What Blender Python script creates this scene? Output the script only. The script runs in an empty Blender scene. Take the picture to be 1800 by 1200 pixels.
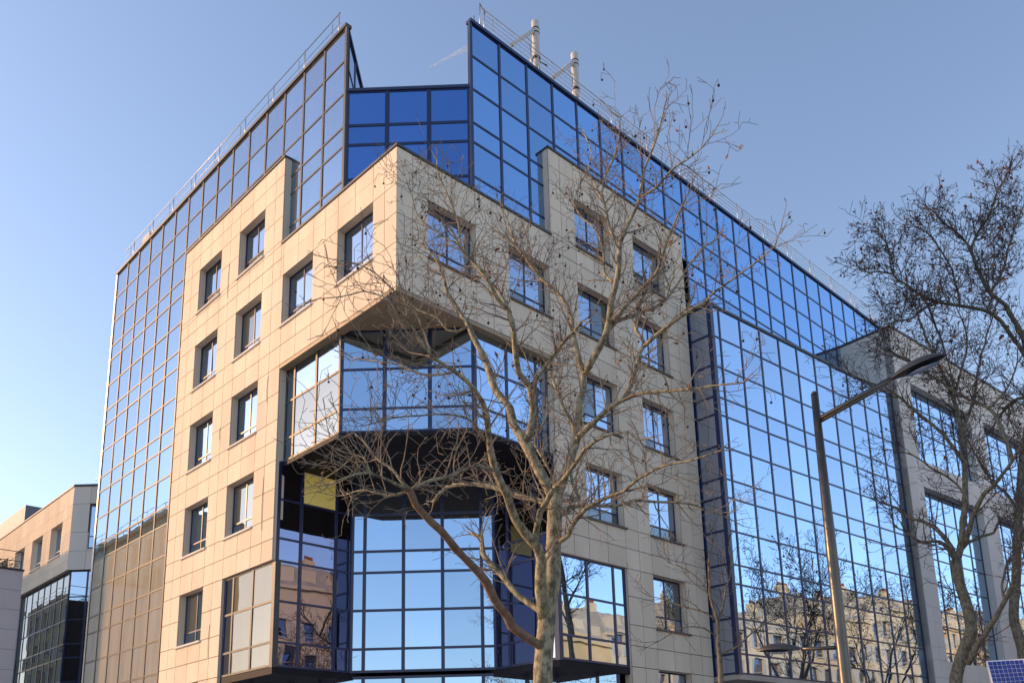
import bpy, math, random
from mathutils import Vector, Matrix, Quaternion, noise
R = math.radians
rnd = random.Random(11)

# ------------------------------------------------------------------ camera
scn = bpy.context.scene
col = scn.collection
cam_d = bpy.data.cameras.new('camera'); cam = bpy.data.objects.new('camera', cam_d); col.objects.link(cam)
scn.camera = cam
CAM = Vector((-14.261, -19.166, 1.6))
yaw, pit, rol = R(46.053), R(13.302), R(-1.315)
f0 = Vector((math.cos(yaw), math.sin(yaw), 0)); r0 = Vector((math.sin(yaw), -math.cos(yaw), 0)); Z = Vector((0, 0, 1))
fw = f0*math.cos(pit) + Z*math.sin(pit); up = -f0*math.sin(pit) + Z*math.cos(pit)
rt = r0*math.cos(rol) + up*math.sin(rol); up = -r0*math.sin(rol) + up*math.cos(rol)
m = Matrix((rt, up, -fw)).transposed().to_4x4(); m.translation = CAM
cam.matrix_world = m
cam_d.sensor_width = 36; cam_d.lens = 1581.88/1800*36
cam_d.shift_x = (900-889.8)/1800; cam_d.shift_y = (1019.8-600)/1800      # shift lens, as the photograph's straightened verticals show
cam_d.clip_start = .1; cam_d.clip_end = 40000

# ------------------------------------------------------------------ light
SUN_AZ, SUN_EL = math.atan2(.785, -.62), R(19)
world = bpy.data.worlds.new('World'); scn.world = world; world.use_nodes = True
wn = world.node_tree; bg = wn.nodes['Background']
sky = wn.nodes.new('ShaderNodeTexSky'); sky.sky_type = 'NISHITA'; sky.sun_disc = False
sky.sun_elevation = SUN_EL
sky.sun_rotation = math.pi/2 - SUN_AZ
sky.altitude = 60; sky.air_density = 1.0; sky.dust_density = 0.7; sky.ozone_density = 2.2
tint = wn.nodes.new('ShaderNodeMix'); tint.data_type = 'RGBA'; tint.blend_type = 'MULTIPLY'; tint.inputs[0].default_value = 1
tint.inputs[7].default_value = (1.15, .98, .91, 1)                      # white balance of the photograph
wn.links.new(sky.outputs[0], tint.inputs[6]); wn.links.new(tint.outputs[2], bg.inputs[0]); bg.inputs[1].default_value = 0.15
sun_d = bpy.data.lights.new('sun', 'SUN'); sun = bpy.data.objects.new('sun', sun_d); col.objects.link(sun)
sdir = Vector((math.cos(SUN_AZ)*math.cos(SUN_EL), math.sin(SUN_AZ)*math.cos(SUN_EL), math.sin(SUN_EL)))
sun.rotation_euler = sdir.to_track_quat('Z', 'Y').to_euler(); sun.location = (-40, 40, 60)
sun_d.energy = 2.0; sun_d.angle = R(.5); sun_d.color = (1, .53, .19)
vs = scn.view_settings; vs.view_transform = 'Standard'; vs.look = 'None'; vs.gamma = 1; vs.use_curve_mapping = False
vs.exposure = 1.06

# ------------------------------------------------------------------ materials
MATS = {}
def newmat(name):
    mt = bpy.data.materials.new(name); mt.use_nodes = True; MATS[name] = mt
    return mt, mt.node_tree.nodes, mt.node_tree.links, mt.node_tree.nodes['Principled BSDF']
def coord(n, l, scale=(1, 1, 1), kind='Object'):
    tc = n.new('ShaderNodeTexCoord'); mp = n.new('ShaderNodeMapping'); mp.inputs['Scale'].default_value = scale
    l.new(tc.outputs[kind], mp.inputs[0]); return mp.outputs[0]
def wcoord(n, l, scale=(1, 1, 1)):
    g = n.new('ShaderNodeNewGeometry'); mp = n.new('ShaderNodeMapping'); mp.inputs['Scale'].default_value = scale
    l.new(g.outputs['Position'], mp.inputs[0]); return mp.outputs[0]
def noise_tex(n, l, vec, scale, detail=4, rough=.6):
    t = n.new('ShaderNodeTexNoise'); t.inputs['Scale'].default_value = scale; t.inputs['Detail'].default_value = detail
    t.inputs['Roughness'].default_value = rough; l.new(vec, t.inputs['Vector']); return t.outputs['Fac']
def ramp(n, l, fac, stops):
    r = n.new('ShaderNodeValToRGB'); e = r.color_ramp.elements
    while len(e) < len(stops): e.new(.5)
    for k, (p, c) in enumerate(stops): e[k].position = p; e[k].color = (*c, 1) if len(c) == 3 else c
    l.new(fac, r.inputs[0]); return r.outputs[0]
def mixc(n, l, fac, a, b, mode='MIX'):
    x = n.new('ShaderNodeMix'); x.data_type = 'RGBA'; x.blend_type = mode
    for s, v in ((x.inputs[0], fac), (x.inputs[6], a), (x.inputs[7], b)):
        if isinstance(v, (int, float)): s.default_value = v
        elif isinstance(v, tuple): s.default_value = (*v, 1)
        else: l.new(v, s)
    return x.outputs[2]
def bump(n, l, h, strength, dist, bs):
    b = n.new('ShaderNodeBump'); b.inputs['Strength'].default_value = strength; b.inputs['Distance'].default_value = dist
    l.new(h, b.inputs['Height']); l.new(b.outputs[0], bs.inputs['Normal'])
def surf(name, c1, c2=None, rough=.6, scale=1.2, metallic=0, fine=8, bstr=.15, spec=.5, obj_var=.0, streak=False):
    mt, n, l, b = newmat(name); c2 = c2 or tuple(v*.8 for v in c1)
    v = wcoord(n, l, (1, 1, .18) if streak else (1, 1, 1))
    f = noise_tex(n, l, v, scale, 6)
    c = ramp(n, l, f, [(.32, c2), (.68, c1)])
    if obj_var:
        oi = n.new('ShaderNodeObjectInfo'); mr = n.new('ShaderNodeMapRange')
        mr.inputs[3].default_value = 1-obj_var; mr.inputs[4].default_value = 1+obj_var
        l.new(oi.outputs['Random'], mr.inputs[0])
        c = mixc(n, l, 1.0, c, mr.outputs[0], 'MULTIPLY')
    l.new(c, b.inputs['Base Color']); b.inputs['Roughness'].default_value = rough; b.inputs['Metallic'].default_value = metallic
    b.inputs['Specular IOR Level'].default_value = spec
    f2 = noise_tex(n, l, wcoord(n, l), fine, 3); bump(n, l, f2, bstr, .02, b)
    return mt
def glass(name, f0, dust_glow=.06, dust_glow_col=(.55, .5, .42), wav=.5, rough=.0, var=.10, edge=(1, 1, 1)):
    """mirror-coated facade glass: coloured metal coating with a little dust and rolled-glass waviness"""
    mt, n, l, b = newmat(name)
    oi = n.new('ShaderNodeObjectInfo'); mr = n.new('ShaderNodeMapRange'); mr.inputs[3].default_value = 1-var; mr.inputs[4].default_value = 1+var*.6
    l.new(oi.outputs['Random'], mr.inputs[0])
    c = mixc(n, l, 1.0, f0, mr.outputs[0], 'MULTIPLY')
    l.new(c, b.inputs['Base Color']); b.inputs['Metallic'].default_value = 1; b.inputs['Roughness'].default_value = rough; b.inputs['Specular Tint'].default_value = (*edge, 1)
    # waviness differs from pane to pane
    tc = n.new('ShaderNodeTexCoord'); ad = n.new('ShaderNodeVectorMath'); ad.operation = 'ADD'
    cb = n.new('ShaderNodeCombineXYZ'); mu = n.new('ShaderNodeMath'); mu.operation = 'MULTIPLY'; mu.inputs[1].default_value = 40
    l.new(oi.outputs['Random'], mu.inputs[0]); l.new(mu.outputs[0], cb.inputs[0]); l.new(mu.outputs[0], cb.inputs[2])
    l.new(tc.outputs['Object'], ad.inputs[0]); l.new(cb.outputs[0], ad.inputs[1])
    f = noise_tex(n, l, ad.outputs[0], .9, 1, .4)
    bp = n.new('ShaderNodeBump'); bp.inputs['Strength'].default_value = wav; bp.inputs['Distance'].default_value = .004
    l.new(f, bp.inputs['Height']); l.new(bp.outputs[0], b.inputs['Normal'])
    d = n.new('ShaderNodeBsdfDiffuse')
    f3 = noise_tex(n, l, wcoord(n, l, (1, 1, .12)), 2.5, 5, .6)
    dc = ramp(n, l, f3, [(.3, tuple(x*.75 for x in dust_glow_col)), (.7, dust_glow_col)]); l.new(dc, d.inputs['Color'])
    mx = n.new('ShaderNodeMixShader'); mx.inputs[0].default_value = dust_glow  # diffuse share: dust, and on the tan glasses painted glow and reflections
    out = n['Material Output']; l.new(b.outputs[0], mx.inputs[1]); l.new(d.outputs[0], mx.inputs[2]); l.new(mx.outputs[0], out.inputs[0])
    return mt

surf('stone', (.73, .645, .53), (.61, .53, .43), .85, .8, spec=.15, fine=30, bstr=.06, obj_var=.06, streak=True)
surf('stone_grey', (.68, .655, .62), (.60, .575, .54), .85, .5, spec=.15, fine=30, bstr=.06, obj_var=.055, streak=True)
surf('joint', (.05, .042, .036), (.035, .03, .026), .8)
surf('coping', (.055, .05, .05), (.035, .033, .035), .45, bstr=.05)
surf('sill', (.13, .11, .10), (.08, .07, .065), .6)
glass('mirror_glass', (.45, .61, .81), .04, wav=.75, var=.15)
glass('mirror_glass_dusty', (.17, .33, .52), .12, (.62, .54, .40), wav=.35, edge=(.70, .78, .86))
glass('mirror_glass_glow', (.30, .38, .45), .36, (.84, .78, .62), wav=.35, edge=(.70, .78, .86))  # pale tan diffuse colour paints a golden sun glow into the lower panes
glass('left_window_glass', (.27, .38, .54), .04, (.30, .30, .31), wav=.6, edge=(.7, .78, .86))
glass('tan_reflection_glass', (.13, .15, .16), .24, (.60, .53, .38), wav=.3, edge=(.55, .55, .55))  # reflection of a tan building painted in as diffuse colour
glass('grey_blind_reflection_glass', (.20, .25, .29), .15, (.50, .49, .42), wav=.3, edge=(.6, .6, .6))  # blinds in single windows; a painted tan-grey reflection under the overhang
glass('side_glass', (.42, .49, .66), .02, wav=.4)
glass('attic_glass', (.27, .49, .80), .03, wav=.4, var=.16)
glass('deep_blue_glass', (.13, .29, .66), .02, wav=.3)
glass('dark_glass', (.22, .235, .34), .012, wav=.6)
glass('window_glass', (.46, .56, .70), .05, (.30, .30, .31), wav=.6, edge=(.8, .85, .9))
surf('navy_frame', (.011, .022, .095), (.008, .017, .072), .32, bstr=.02, spec=.6)
surf('grey_frame', (.085, .085, .09), (.06, .06, .065), .45, bstr=.02, spec=.35)
surf('blue_panel', (.03, .045, .12), (.02, .03, .08), .35, bstr=.02)
surf('dark_back', (.01, .012, .02), (.008, .01, .015), .7)
surf('soffit_tan', (.36, .28, .18), (.30, .23, .15), .6)
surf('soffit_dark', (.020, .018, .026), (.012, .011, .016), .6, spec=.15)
surf('soffit_cream', (.42, .39, .34), (.34, .32, .28), .6)
surf('roof_metal', (.20, .21, .23), (.15, .16, .18), .5)
surf('rail_steel', (.52, .50, .46), (.42, .41, .39), .38, metallic=.7, bstr=.02)
surf('mast_white', (.52, .52, .50), (.42, .42, .41), .5)
surf('black_strap', (.02, .02, .025), None, .5)
surf('lamp_metal', (.13, .115, .095), (.09, .08, .07), .3, metallic=.7, bstr=.03, spec=.6)
surf('lamp_dark', (.015, .02, .035), None, .35)
surf('white_frame', (.72, .72, .74), (.6, .6, .63), .4)
surf('asphalt', (.06, .06, .062), (.04, .04, .042), .85, 3, fine=60, bstr=.3)
surf('pavement', (.40, .385, .36), (.32, .31, .29), .8, 1.0, fine=30, bstr=.2)
surf('kerb', (.38, .37, .35), (.28, .27, .26), .7)
surf('far_ground', (.16, .15, .12), (.11, .11, .09), .9, .05)
surf('haussmann', (.72, .61, .42), (.55, .45, .30), .8, .35, fine=6, bstr=.3, streak=True)
surf('haussmann_pale', (.76, .68, .52), (.60, .53, .40), .8, .35, fine=6, bstr=.3, streak=True)
surf('ochre_wall', (.74, .58, .34), (.58, .45, .26), .8, .3, fine=6, bstr=.3)
surf('zinc', (.50, .46, .38), (.38, .35, .30), .5, 2)
surf('terracotta', (.36, .13, .08), (.26, .10, .06), .8, 4)
surf('shutter', (.55, .55, .52), (.42, .42, .40), .6)
surf('white_wall', (.62, .59, .60), (.55, .52, .54), .7, .6)
surf('hedge', (.05, .065, .03), (.03, .035, .018), .9, 8)
surf('seed', (.035, .022, .018), (.02, .014, .012), .9)
surf('dry_leaf', (.26, .10, .045), (.16, .07, .04), .8, 9)
def bark(name, a, b_, c_):
    mt, n, l, b = newmat(name)
    v = wcoord(n, l, (1, 1, .55)); f = noise_tex(n, l, v, 13, 6, .62)
    c = ramp(n, l, f, [(.36, c_), (.47, b_), (.54, a), (.70, tuple(x*1.25 for x in a))])
    l.new(c, b.inputs['Base Color']); b.inputs['Roughness'].default_value = .75
    f2 = noise_tex(n, l, wcoord(n, l), 40, 4); bump(n, l, f2, .5, .02, b)
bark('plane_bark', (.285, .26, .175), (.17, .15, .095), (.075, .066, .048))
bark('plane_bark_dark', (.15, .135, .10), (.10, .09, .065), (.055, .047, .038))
surf('torn_bark', (.24, .16, .11), (.12, .075, .05), .9, 8)
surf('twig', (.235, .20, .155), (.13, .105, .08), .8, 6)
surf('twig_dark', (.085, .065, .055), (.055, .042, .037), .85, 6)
mt, n, l, b = newmat('yellow_blind')
b.inputs['Roughness'].default_value = .25
f = noise_tex(n, l, coord(n, l, (1, 1, 2)), 1.5, 3)
c = ramp(n, l, f, [(.3, (.50, .42, .16)), (.7, (.58, .50, .22))]); l.new(c, b.inputs['Base Color'])
b.inputs['Emission Color'].default_value = (.62, .47, .10, 1); b.inputs['Emission Strength'].default_value = .12   # lit room behind the blind
mt, n, l, b = newmat('solar_cell')
b.inputs['Base Color'].default_value = (.02, .035, .22, 1); b.inputs['Roughness'].default_value = .18; b.inputs['Coat Weight'].default_value = .6
f = noise_tex(n, l, coord(n, l), 25, 2); c = ramp(n, l, f, [(.35, (.012, .02, .15)), (.65, (.03, .05, .30))]); l.new(c, b.inputs['Base Color'])
mt, n, l, b = newmat('contrail')
b.inputs['Base Color'].default_value = (.95, .95, .97, 1); b.inputs['Roughness'].default_value = 1; b.inputs['Alpha'].default_value = .30

# ------------------------------------------------------------------ helpers
def link(name, me, parent=None, mat=None, loc=None):
    o = bpy.data.objects.new(name, me); col.objects.link(o)
    if mat is not None and me is not None and not me.materials: me.materials.append(MATS[mat])
    if parent is not None: o.parent = parent
    if loc is not None: o.location = loc
    return o
def mesh(name, v, f, mats, fm=None, smooth=False):
    me = bpy.data.meshes.new(name); me.from_pydata(v, [], f)
    for x in ([mats] if isinstance(mats, str) else mats): me.materials.append(MATS[x])
    if fm: me.polygons.foreach_set('material_index', fm)
    if smooth: me.polygons.foreach_set('use_smooth', [True]*len(f))
    me.update(); return me
def thing(name, label, cat, loc=(0, 0, 0), group=None, rz=0):
    o = bpy.data.objects.new(name, None); col.objects.link(o); o.location = loc; o.rotation_euler[2] = rz
    o.empty_display_size = .3
    o['label'] = label; o['category'] = cat
    if group: o['group'] = group
    return o
def tag(o, label, cat, group=None):
    o['label'] = label; o['category'] = cat
    if group: o['group'] = group
    return o
class Wall:
    """vertical facade plane: s runs along it, d outward, z up"""
    def __init__(s, O, u, n):
        s.O = Vector((O[0], O[1], 0)); s.u = Vector((u[0], u[1], 0)).normalized(); s.n = Vector((n[0], n[1], 0)).normalized()
        s.flip = s.u.cross(-s.n).z < 0
        t = (-s.n).cross(Z)
        s.rot = Matrix((t, -s.n, Z)).transposed()
    def p(s, a, d, z): return s.O + s.u*a + s.n*d + Vector((0, 0, z))
BOXF = [(0, 1, 2, 3), (7, 6, 5, 4), (0, 4, 5, 1), (1, 5, 6, 2), (2, 6, 7, 3), (3, 7, 4, 0)]
def boxv(W, a0, a1, d0, d1, z0, z1):
    """d0 inner, d1 outer"""
    v = [W.p(a, d, z) for z in (z0, z1) for a, d in ((a0, d1), (a0, d0), (a1, d0), (a1, d1))]
    f = [tuple(reversed(q)) for q in BOXF] if not W.flip else BOXF
    return [tuple(x) for x in v], [tuple(reversed(q)) for q in f]
def box(name, W, a0, a1, d0, d1, z0, z1, mat, parent=None):
    v, f = boxv(W, a0, a1, d0, d1, z0, z1); return link(name, mesh(name, v, f, mat), parent)
def boxes(name, W, L, mat, parent=None, stuff=False):
    V, F = [], []
    for b in L:
        v, f = boxv(W, *b); k = len(V); V += v; F += [tuple(i+k for i in q) for q in f]
    o = link(name, mesh(name, V, F, mat), parent)
    if stuff: o['kind'] = 'stuff'
    return o
PC = {}
def piece_mesh(w, h, t, mat, name):
    k = (round(w, 3), round(h, 3), t, mat, name)
    if k not in PC:
        W0 = Wall((0, 0), (1, 0), (0, -1)); v, f = boxv(W0, -w/2, w/2, -t, 0, -h/2, h/2); PC[k] = mesh(name, v, f, mat)
    return PC[k]
PIECES = []          # (projected area, name, W, a, d, z, w, h, t, mat, parent, tilt)
fpx = 1581.88*1024/1800
def projected(P, w, h, n):
    v = P-CAM; dep = v.dot(fw)
    if dep < .5: return 0
    x = v.dot(rt)/dep; y = v.dot(up)/dep
    if not (-.6 < x < .62 and -.16 < y < .70): return 0
    return w*h*abs(v.normalized().dot(n))/dep**2
def piece(name, W, a0, a1, z0, z1, d, t, mat, parent, tilt=0.0):
    P = W.p((a0+a1)/2, d, (z0+z1)/2)
    PIECES.append((projected(P, a1-a0, z1-z0, W.n), name, W, P, a1-a0, z1-z0, t, mat, parent, tilt))
def flush(limits):
    by = {}
    for q in PIECES: by.setdefault(q[1], []).append(q)
    for name, L in by.items():
        L.sort(key=lambda q: -q[0]); lim = limits.get(name, 300)
        rest = {}
        for k, (ar, nm, W, P, w, h, t, mat, parent, tilt) in enumerate(L):
            rot = W.rot.copy()
            if tilt: rot = rot @ Matrix.Rotation(rnd.gauss(0, tilt), 3, 'X') @ Matrix.Rotation(rnd.gauss(0, tilt), 3, 'Z')
            mx = rot.to_4x4(); mx.translation = P
            me = piece_mesh(w, h, t, mat, nm)
            if k < lim:
                o = link(nm, me, parent); o.matrix_basis = mx
            else:
                V, F = rest.setdefault((parent, mat), ([], [])); b0 = len(V)
                V += [tuple(mx @ v.co) for v in me.vertices]; F += [tuple(i+b0 for i in p.vertices) for p in me.polygons]
        for (parent, mat), (V, F) in rest.items():
            o = link(name+'s', mesh(name+'s', V, F, mat), parent); o['kind'] = 'stuff'
def cellwall(name, W, se, ze, solid, d0, d1, mats, parent):
    """connected wall with real holes; mats = (front, other)"""
    V, F, FM, idx = [], [], [], {}
    def vi(i, j, d):
        k = (i, j, d)
        if k not in idx: idx[k] = len(V); V.append(tuple(W.p(se[i], d1 if d else d0, ze[j])))
        return idx[k]
    ns, nz = len(se)-1, len(ze)-1
    S = lambda i, j: 0 <= i < ns and 0 <= j < nz and solid(i, j)
    def q(a, b, c, d, m_):
        F.append((a, b, c, d) if not W.flip else (d, c, b, a)); FM.append(m_)
    for i in range(ns):
        for j in range(nz):
            if not solid(i, j): continue
            q(vi(i, j, 1), vi(i+1, j, 1), vi(i+1, j+1, 1), vi(i, j+1, 1), 0)
            q(vi(i, j+1, 0), vi(i+1, j+1, 0), vi(i+1, j, 0), vi(i, j, 0), 1)
            if not S(i-1, j): q(vi(i, j, 0), vi(i, j, 1), vi(i, j+1, 1), vi(i, j+1, 0), 1)
            if not S(i+1, j): q(vi(i+1, j, 1), vi(i+1, j, 0), vi(i+1, j+1, 0), vi(i+1, j+1, 1), 1)
            if not S(i, j-1): q(vi(i, j, 0), vi(i+1, j, 0), vi(i+1, j, 1), vi(i, j, 1), 1)
            if not S(i, j+1): q(vi(i, j+1, 1), vi(i+1, j+1, 1), vi(i+1, j+1, 0), vi(i, j+1, 0), 1)
    return link(name, mesh(name, V, F, list(mats), FM), parent)
def prism(name, poly, z0, z1, mat, parent=None):
    n_ = len(poly); area = sum(poly[i][0]*poly[(i+1) % n_][1]-poly[(i+1) % n_][0]*poly[i][1] for i in range(n_))
    if area < 0: poly = poly[::-1]
    V = [(x, y, z) for z in (z0, z1) for x, y in poly]
    F = [tuple(range(n_-1, -1, -1)), tuple(range(n_, 2*n_))]+[(i, (i+1) % n_, n_+(i+1) % n_, n_+i) for i in range(n_)]
    return link(name, mesh(name, V, F, mat), parent)
def smooth_line(P, r, step):
    """Catmull-Rom resample"""
    out = []; n_ = len(P)
    for i in range(n_-1):
        a, b_, c_, d_ = P[max(i-1, 0)], P[i], P[i+1], P[min(i+2, n_-1)]
        k = max(1, min(8, int((c_-b_).length/step)))
        for j in range(k):
            t = j/k; t2 = t*t; t3 = t2*t
            out.append((.5*((2*b_)+(c_-a)*t+(2*a-5*b_+4*c_-d_)*t2+(3*b_-a-3*c_+d_)*t3), r[i]+(r[i+1]-r[i])*t))
    out.append((P[-1], r[-1])); return out
def tube(V, F, line, sides, cap=True, wob=0):
    base = len(V); prev = None; n_ = len(line)
    for i, (p, r) in enumerate(line):
        d = (line[min(i+1, n_-1)][0]-line[max(i-1, 0)][0])
        d = d.normalized() if d.length > 1e-9 else Vector((0, 0, 1))
        if prev is None: a = d.orthogonal().normalized()
        else: a = (prev-d*prev.dot(d)); a = a.normalized() if a.length > 1e-6 else d.orthogonal().normalized()
        prev = a; b_ = d.cross(a)
        for k in range(sides):
            th = 2*math.pi*k/sides; rr = r
            if wob: rr *= 1+wob*noise.noise(p*6+Vector((math.cos(th), math.sin(th), 0))*.8)
            V.append(tuple(p+(a*math.cos(th)+b_*math.sin(th))*rr))
    for i in range(n_-1):
        for k in range(sides):
            k2 = (k+1) % sides
            F.append((base+i*sides+k, base+i*sides+k2, base+(i+1)*sides+k2, base+(i+1)*sides+k))
    if cap:
        F.append(tuple(base+k for k in range(sides-1, -1, -1))); F.append(tuple(base+(n_-1)*sides+k for k in range(sides)))
def tubes(name, L, mat, parent=None, sides=8, smooth=True):
    V, F = [], []
    for pts, r in L:
        tube(V, F, [(Vector(p), (r if isinstance(r, (int, float)) else r[i])) for i, p in enumerate(pts)], sides)
    return link(name, mesh(name, V, F, mat, smooth=smooth), parent)

# ------------------------------------------------------------------ ground
def sheet(name, poly, z, mat):
    o = link(name, mesh(name, [(x, y, z) for x, y in poly], [tuple(range(len(poly)))], mat)); o['kind'] = 'structure'; return o
sheet('ground', [(-2500, -2500), (2500, -2500), (2500, 2500), (-2500, 2500)], -.30, 'far_ground')
sheet('road', [(-11, -38), (140, -38), (140, -14.5), (-5, -14.5), (-5, 130), (-11, 130)], -.15, 'asphalt')
sheet('plaza', [(-120, -90), (-11.004, -90), (-11.004, 12), (-120, 12)], -.146, 'pavement')
def slab(name, poly, z0, z1, mat):
    o = prism(name, poly, z0, z1, mat); o['kind'] = 'structure'; return o
slab('pavement', [(-4.8, -14.3), (140, -14.3), (140, 20), (20, 20), (20, 130), (-4.8, 130)], -.29, 0, 'pavement')
slab('kerb', [(-5, -14.5), (140, -14.5), (140, -14.3), (-4.8, -14.3), (-4.8, 130), (-5, 130)], -.29, .004, 'kerb')
slab('pavement', [(-20, -46), (140, -46), (140, -38), (-20, -38)], -.29, 0, 'pavement')
slab('pavement', [(-14, 14), (-11, 14), (-11, 130), (-14, 130)], -.29, 0, 'pavement')

# ------------------------------------------------------------------ the office building
B = thing('office_building', 'large corner office block of pale stone panels and blue mirrored glass', 'building')
H = 3.471; T = 1.35; S1 = .771; ROOF = 27.92
LEV = [ROOF]; pat = ['t', 't', 't', 's']+['t', 't', 's']*8
for q in pat: LEV.append(LEV[-1]-(T if q == 't' else S1))
LEV = [z for z in LEV if z > -.2]                      # 27.92, 26.57, 25.22, 23.87, 23.10, 21.75 ...
LW = Wall((0, 0), (0, 1), (-1, 0)); RW = Wall((0, 0), (1, 0), (0, -1))
c45 = math.sqrt(.5)
HEAD = [23.10-H*k for k in range(7)]

def curtain(name, W, ms, zs, d, glassmat, parent, visible=lambda a0, a1, z0, z1: True, frame='navy_frame', mw=.10, tw=.075, glassfn=None, tilt=.0022, backing=True, label=None, mull=True, trans=True):
    z0, z1 = min(zs), max(zs); a0, a1 = min(ms), max(ms)
    if backing:
        cw = cellwall(name, W, sorted(ms), sorted(zs), lambda i, j: visible(sorted(ms)[i], sorted(ms)[i+1], sorted(zs)[j], sorted(zs)[j+1]), d-.14, d-.05, ('dark_back', 'dark_back'), parent)
    else:
        cw = parent
    if label: cw['label'] = label
    ms = sorted(ms); zs = sorted(zs)
    if mull:
        for a in ms:
            zz = [(zs[j], zs[j+1]) for j in range(len(zs)-1) if any(visible(ms[i], ms[i+1], zs[j], zs[j+1]) for i in range(len(ms)-1) if ms[i] <= a <= ms[i+1])]
            if not zz: continue
            lo, hi = min(q[0] for q in zz), max(q[1] for q in zz)
            piece('mullion', W, a-mw/2, a+mw/2, lo, hi, d+.028, .075, frame, cw)
    if trans:
        for z in zs:
            aa = [(ms[i], ms[i+1]) for i in range(len(ms)-1) if any(visible(ms[i], ms[i+1], zs[j], zs[j+1]) for j in range(len(zs)-1) if zs[j] <= z <= zs[j+1])]
            if not aa: continue
            lo, hi = min(q[0] for q in aa), max(q[1] for q in aa)
            piece('transom', W, lo, hi, z-tw/2, z+tw/2, d+.020, .065, frame, cw)
    for i in range(len(ms)-1):
        for j in range(len(zs)-1):
            if visible(ms[i], ms[i+1], zs[j], zs[j+1]):
                g = glassfn(i, j, ms[i], zs[j]) if glassfn else glassmat
                piece('glass_pane', W, ms[i]+.02, ms[i+1]-.02, zs[j]+.015, zs[j+1]-.015, d+(.001*(i % 3)), .024, g, cw, tilt)
    return cw

# --- stone faces with windows
ZTOP_LOW, ZTOP_HIGH, SE, SP = 20.92, 24.54, 15.05, 6.82
sj = [0, .61, 1.22, 2.205, 3.19, 3.94, 4.69, 5.675, 6.66, SP, 7.41, 8.16, 9.145, 10.13, 10.88, 11.63, 12.615, 13.60, 14.33, SE]
zj = sorted(set([round(h-q, 3) for h in HEAD for q in (0, 1.0, 2.0, 2.735)]+[ZTOP_LOW, 20.36, ZTOP_HIGH, 23.83, 0]))
zj = [z for z in zj if z >= 0]
WIN = []
for k in range(5):
    if k in (0, 1): pass
for c0 in (1.22, 4.69): WIN.append((c0, HEAD[1]))
for c0 in (8.16, 11.63):
    for k in range(7):
        if c0 < 10 and k > 3: continue
        WIN.append((c0, HEAD[k]))
def stone_ok(a, z):
    if z > (ZTOP_LOW if a < SP else ZTOP_HIGH): return False
    if a < 6.66 and z < 16.15: return False
    if a < 10.13 and z < 9.21: return False
    for c0, h in WIN:
        if c0 < a < c0+1.97 and h-2.0 < z < h: return False
    return True
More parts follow.
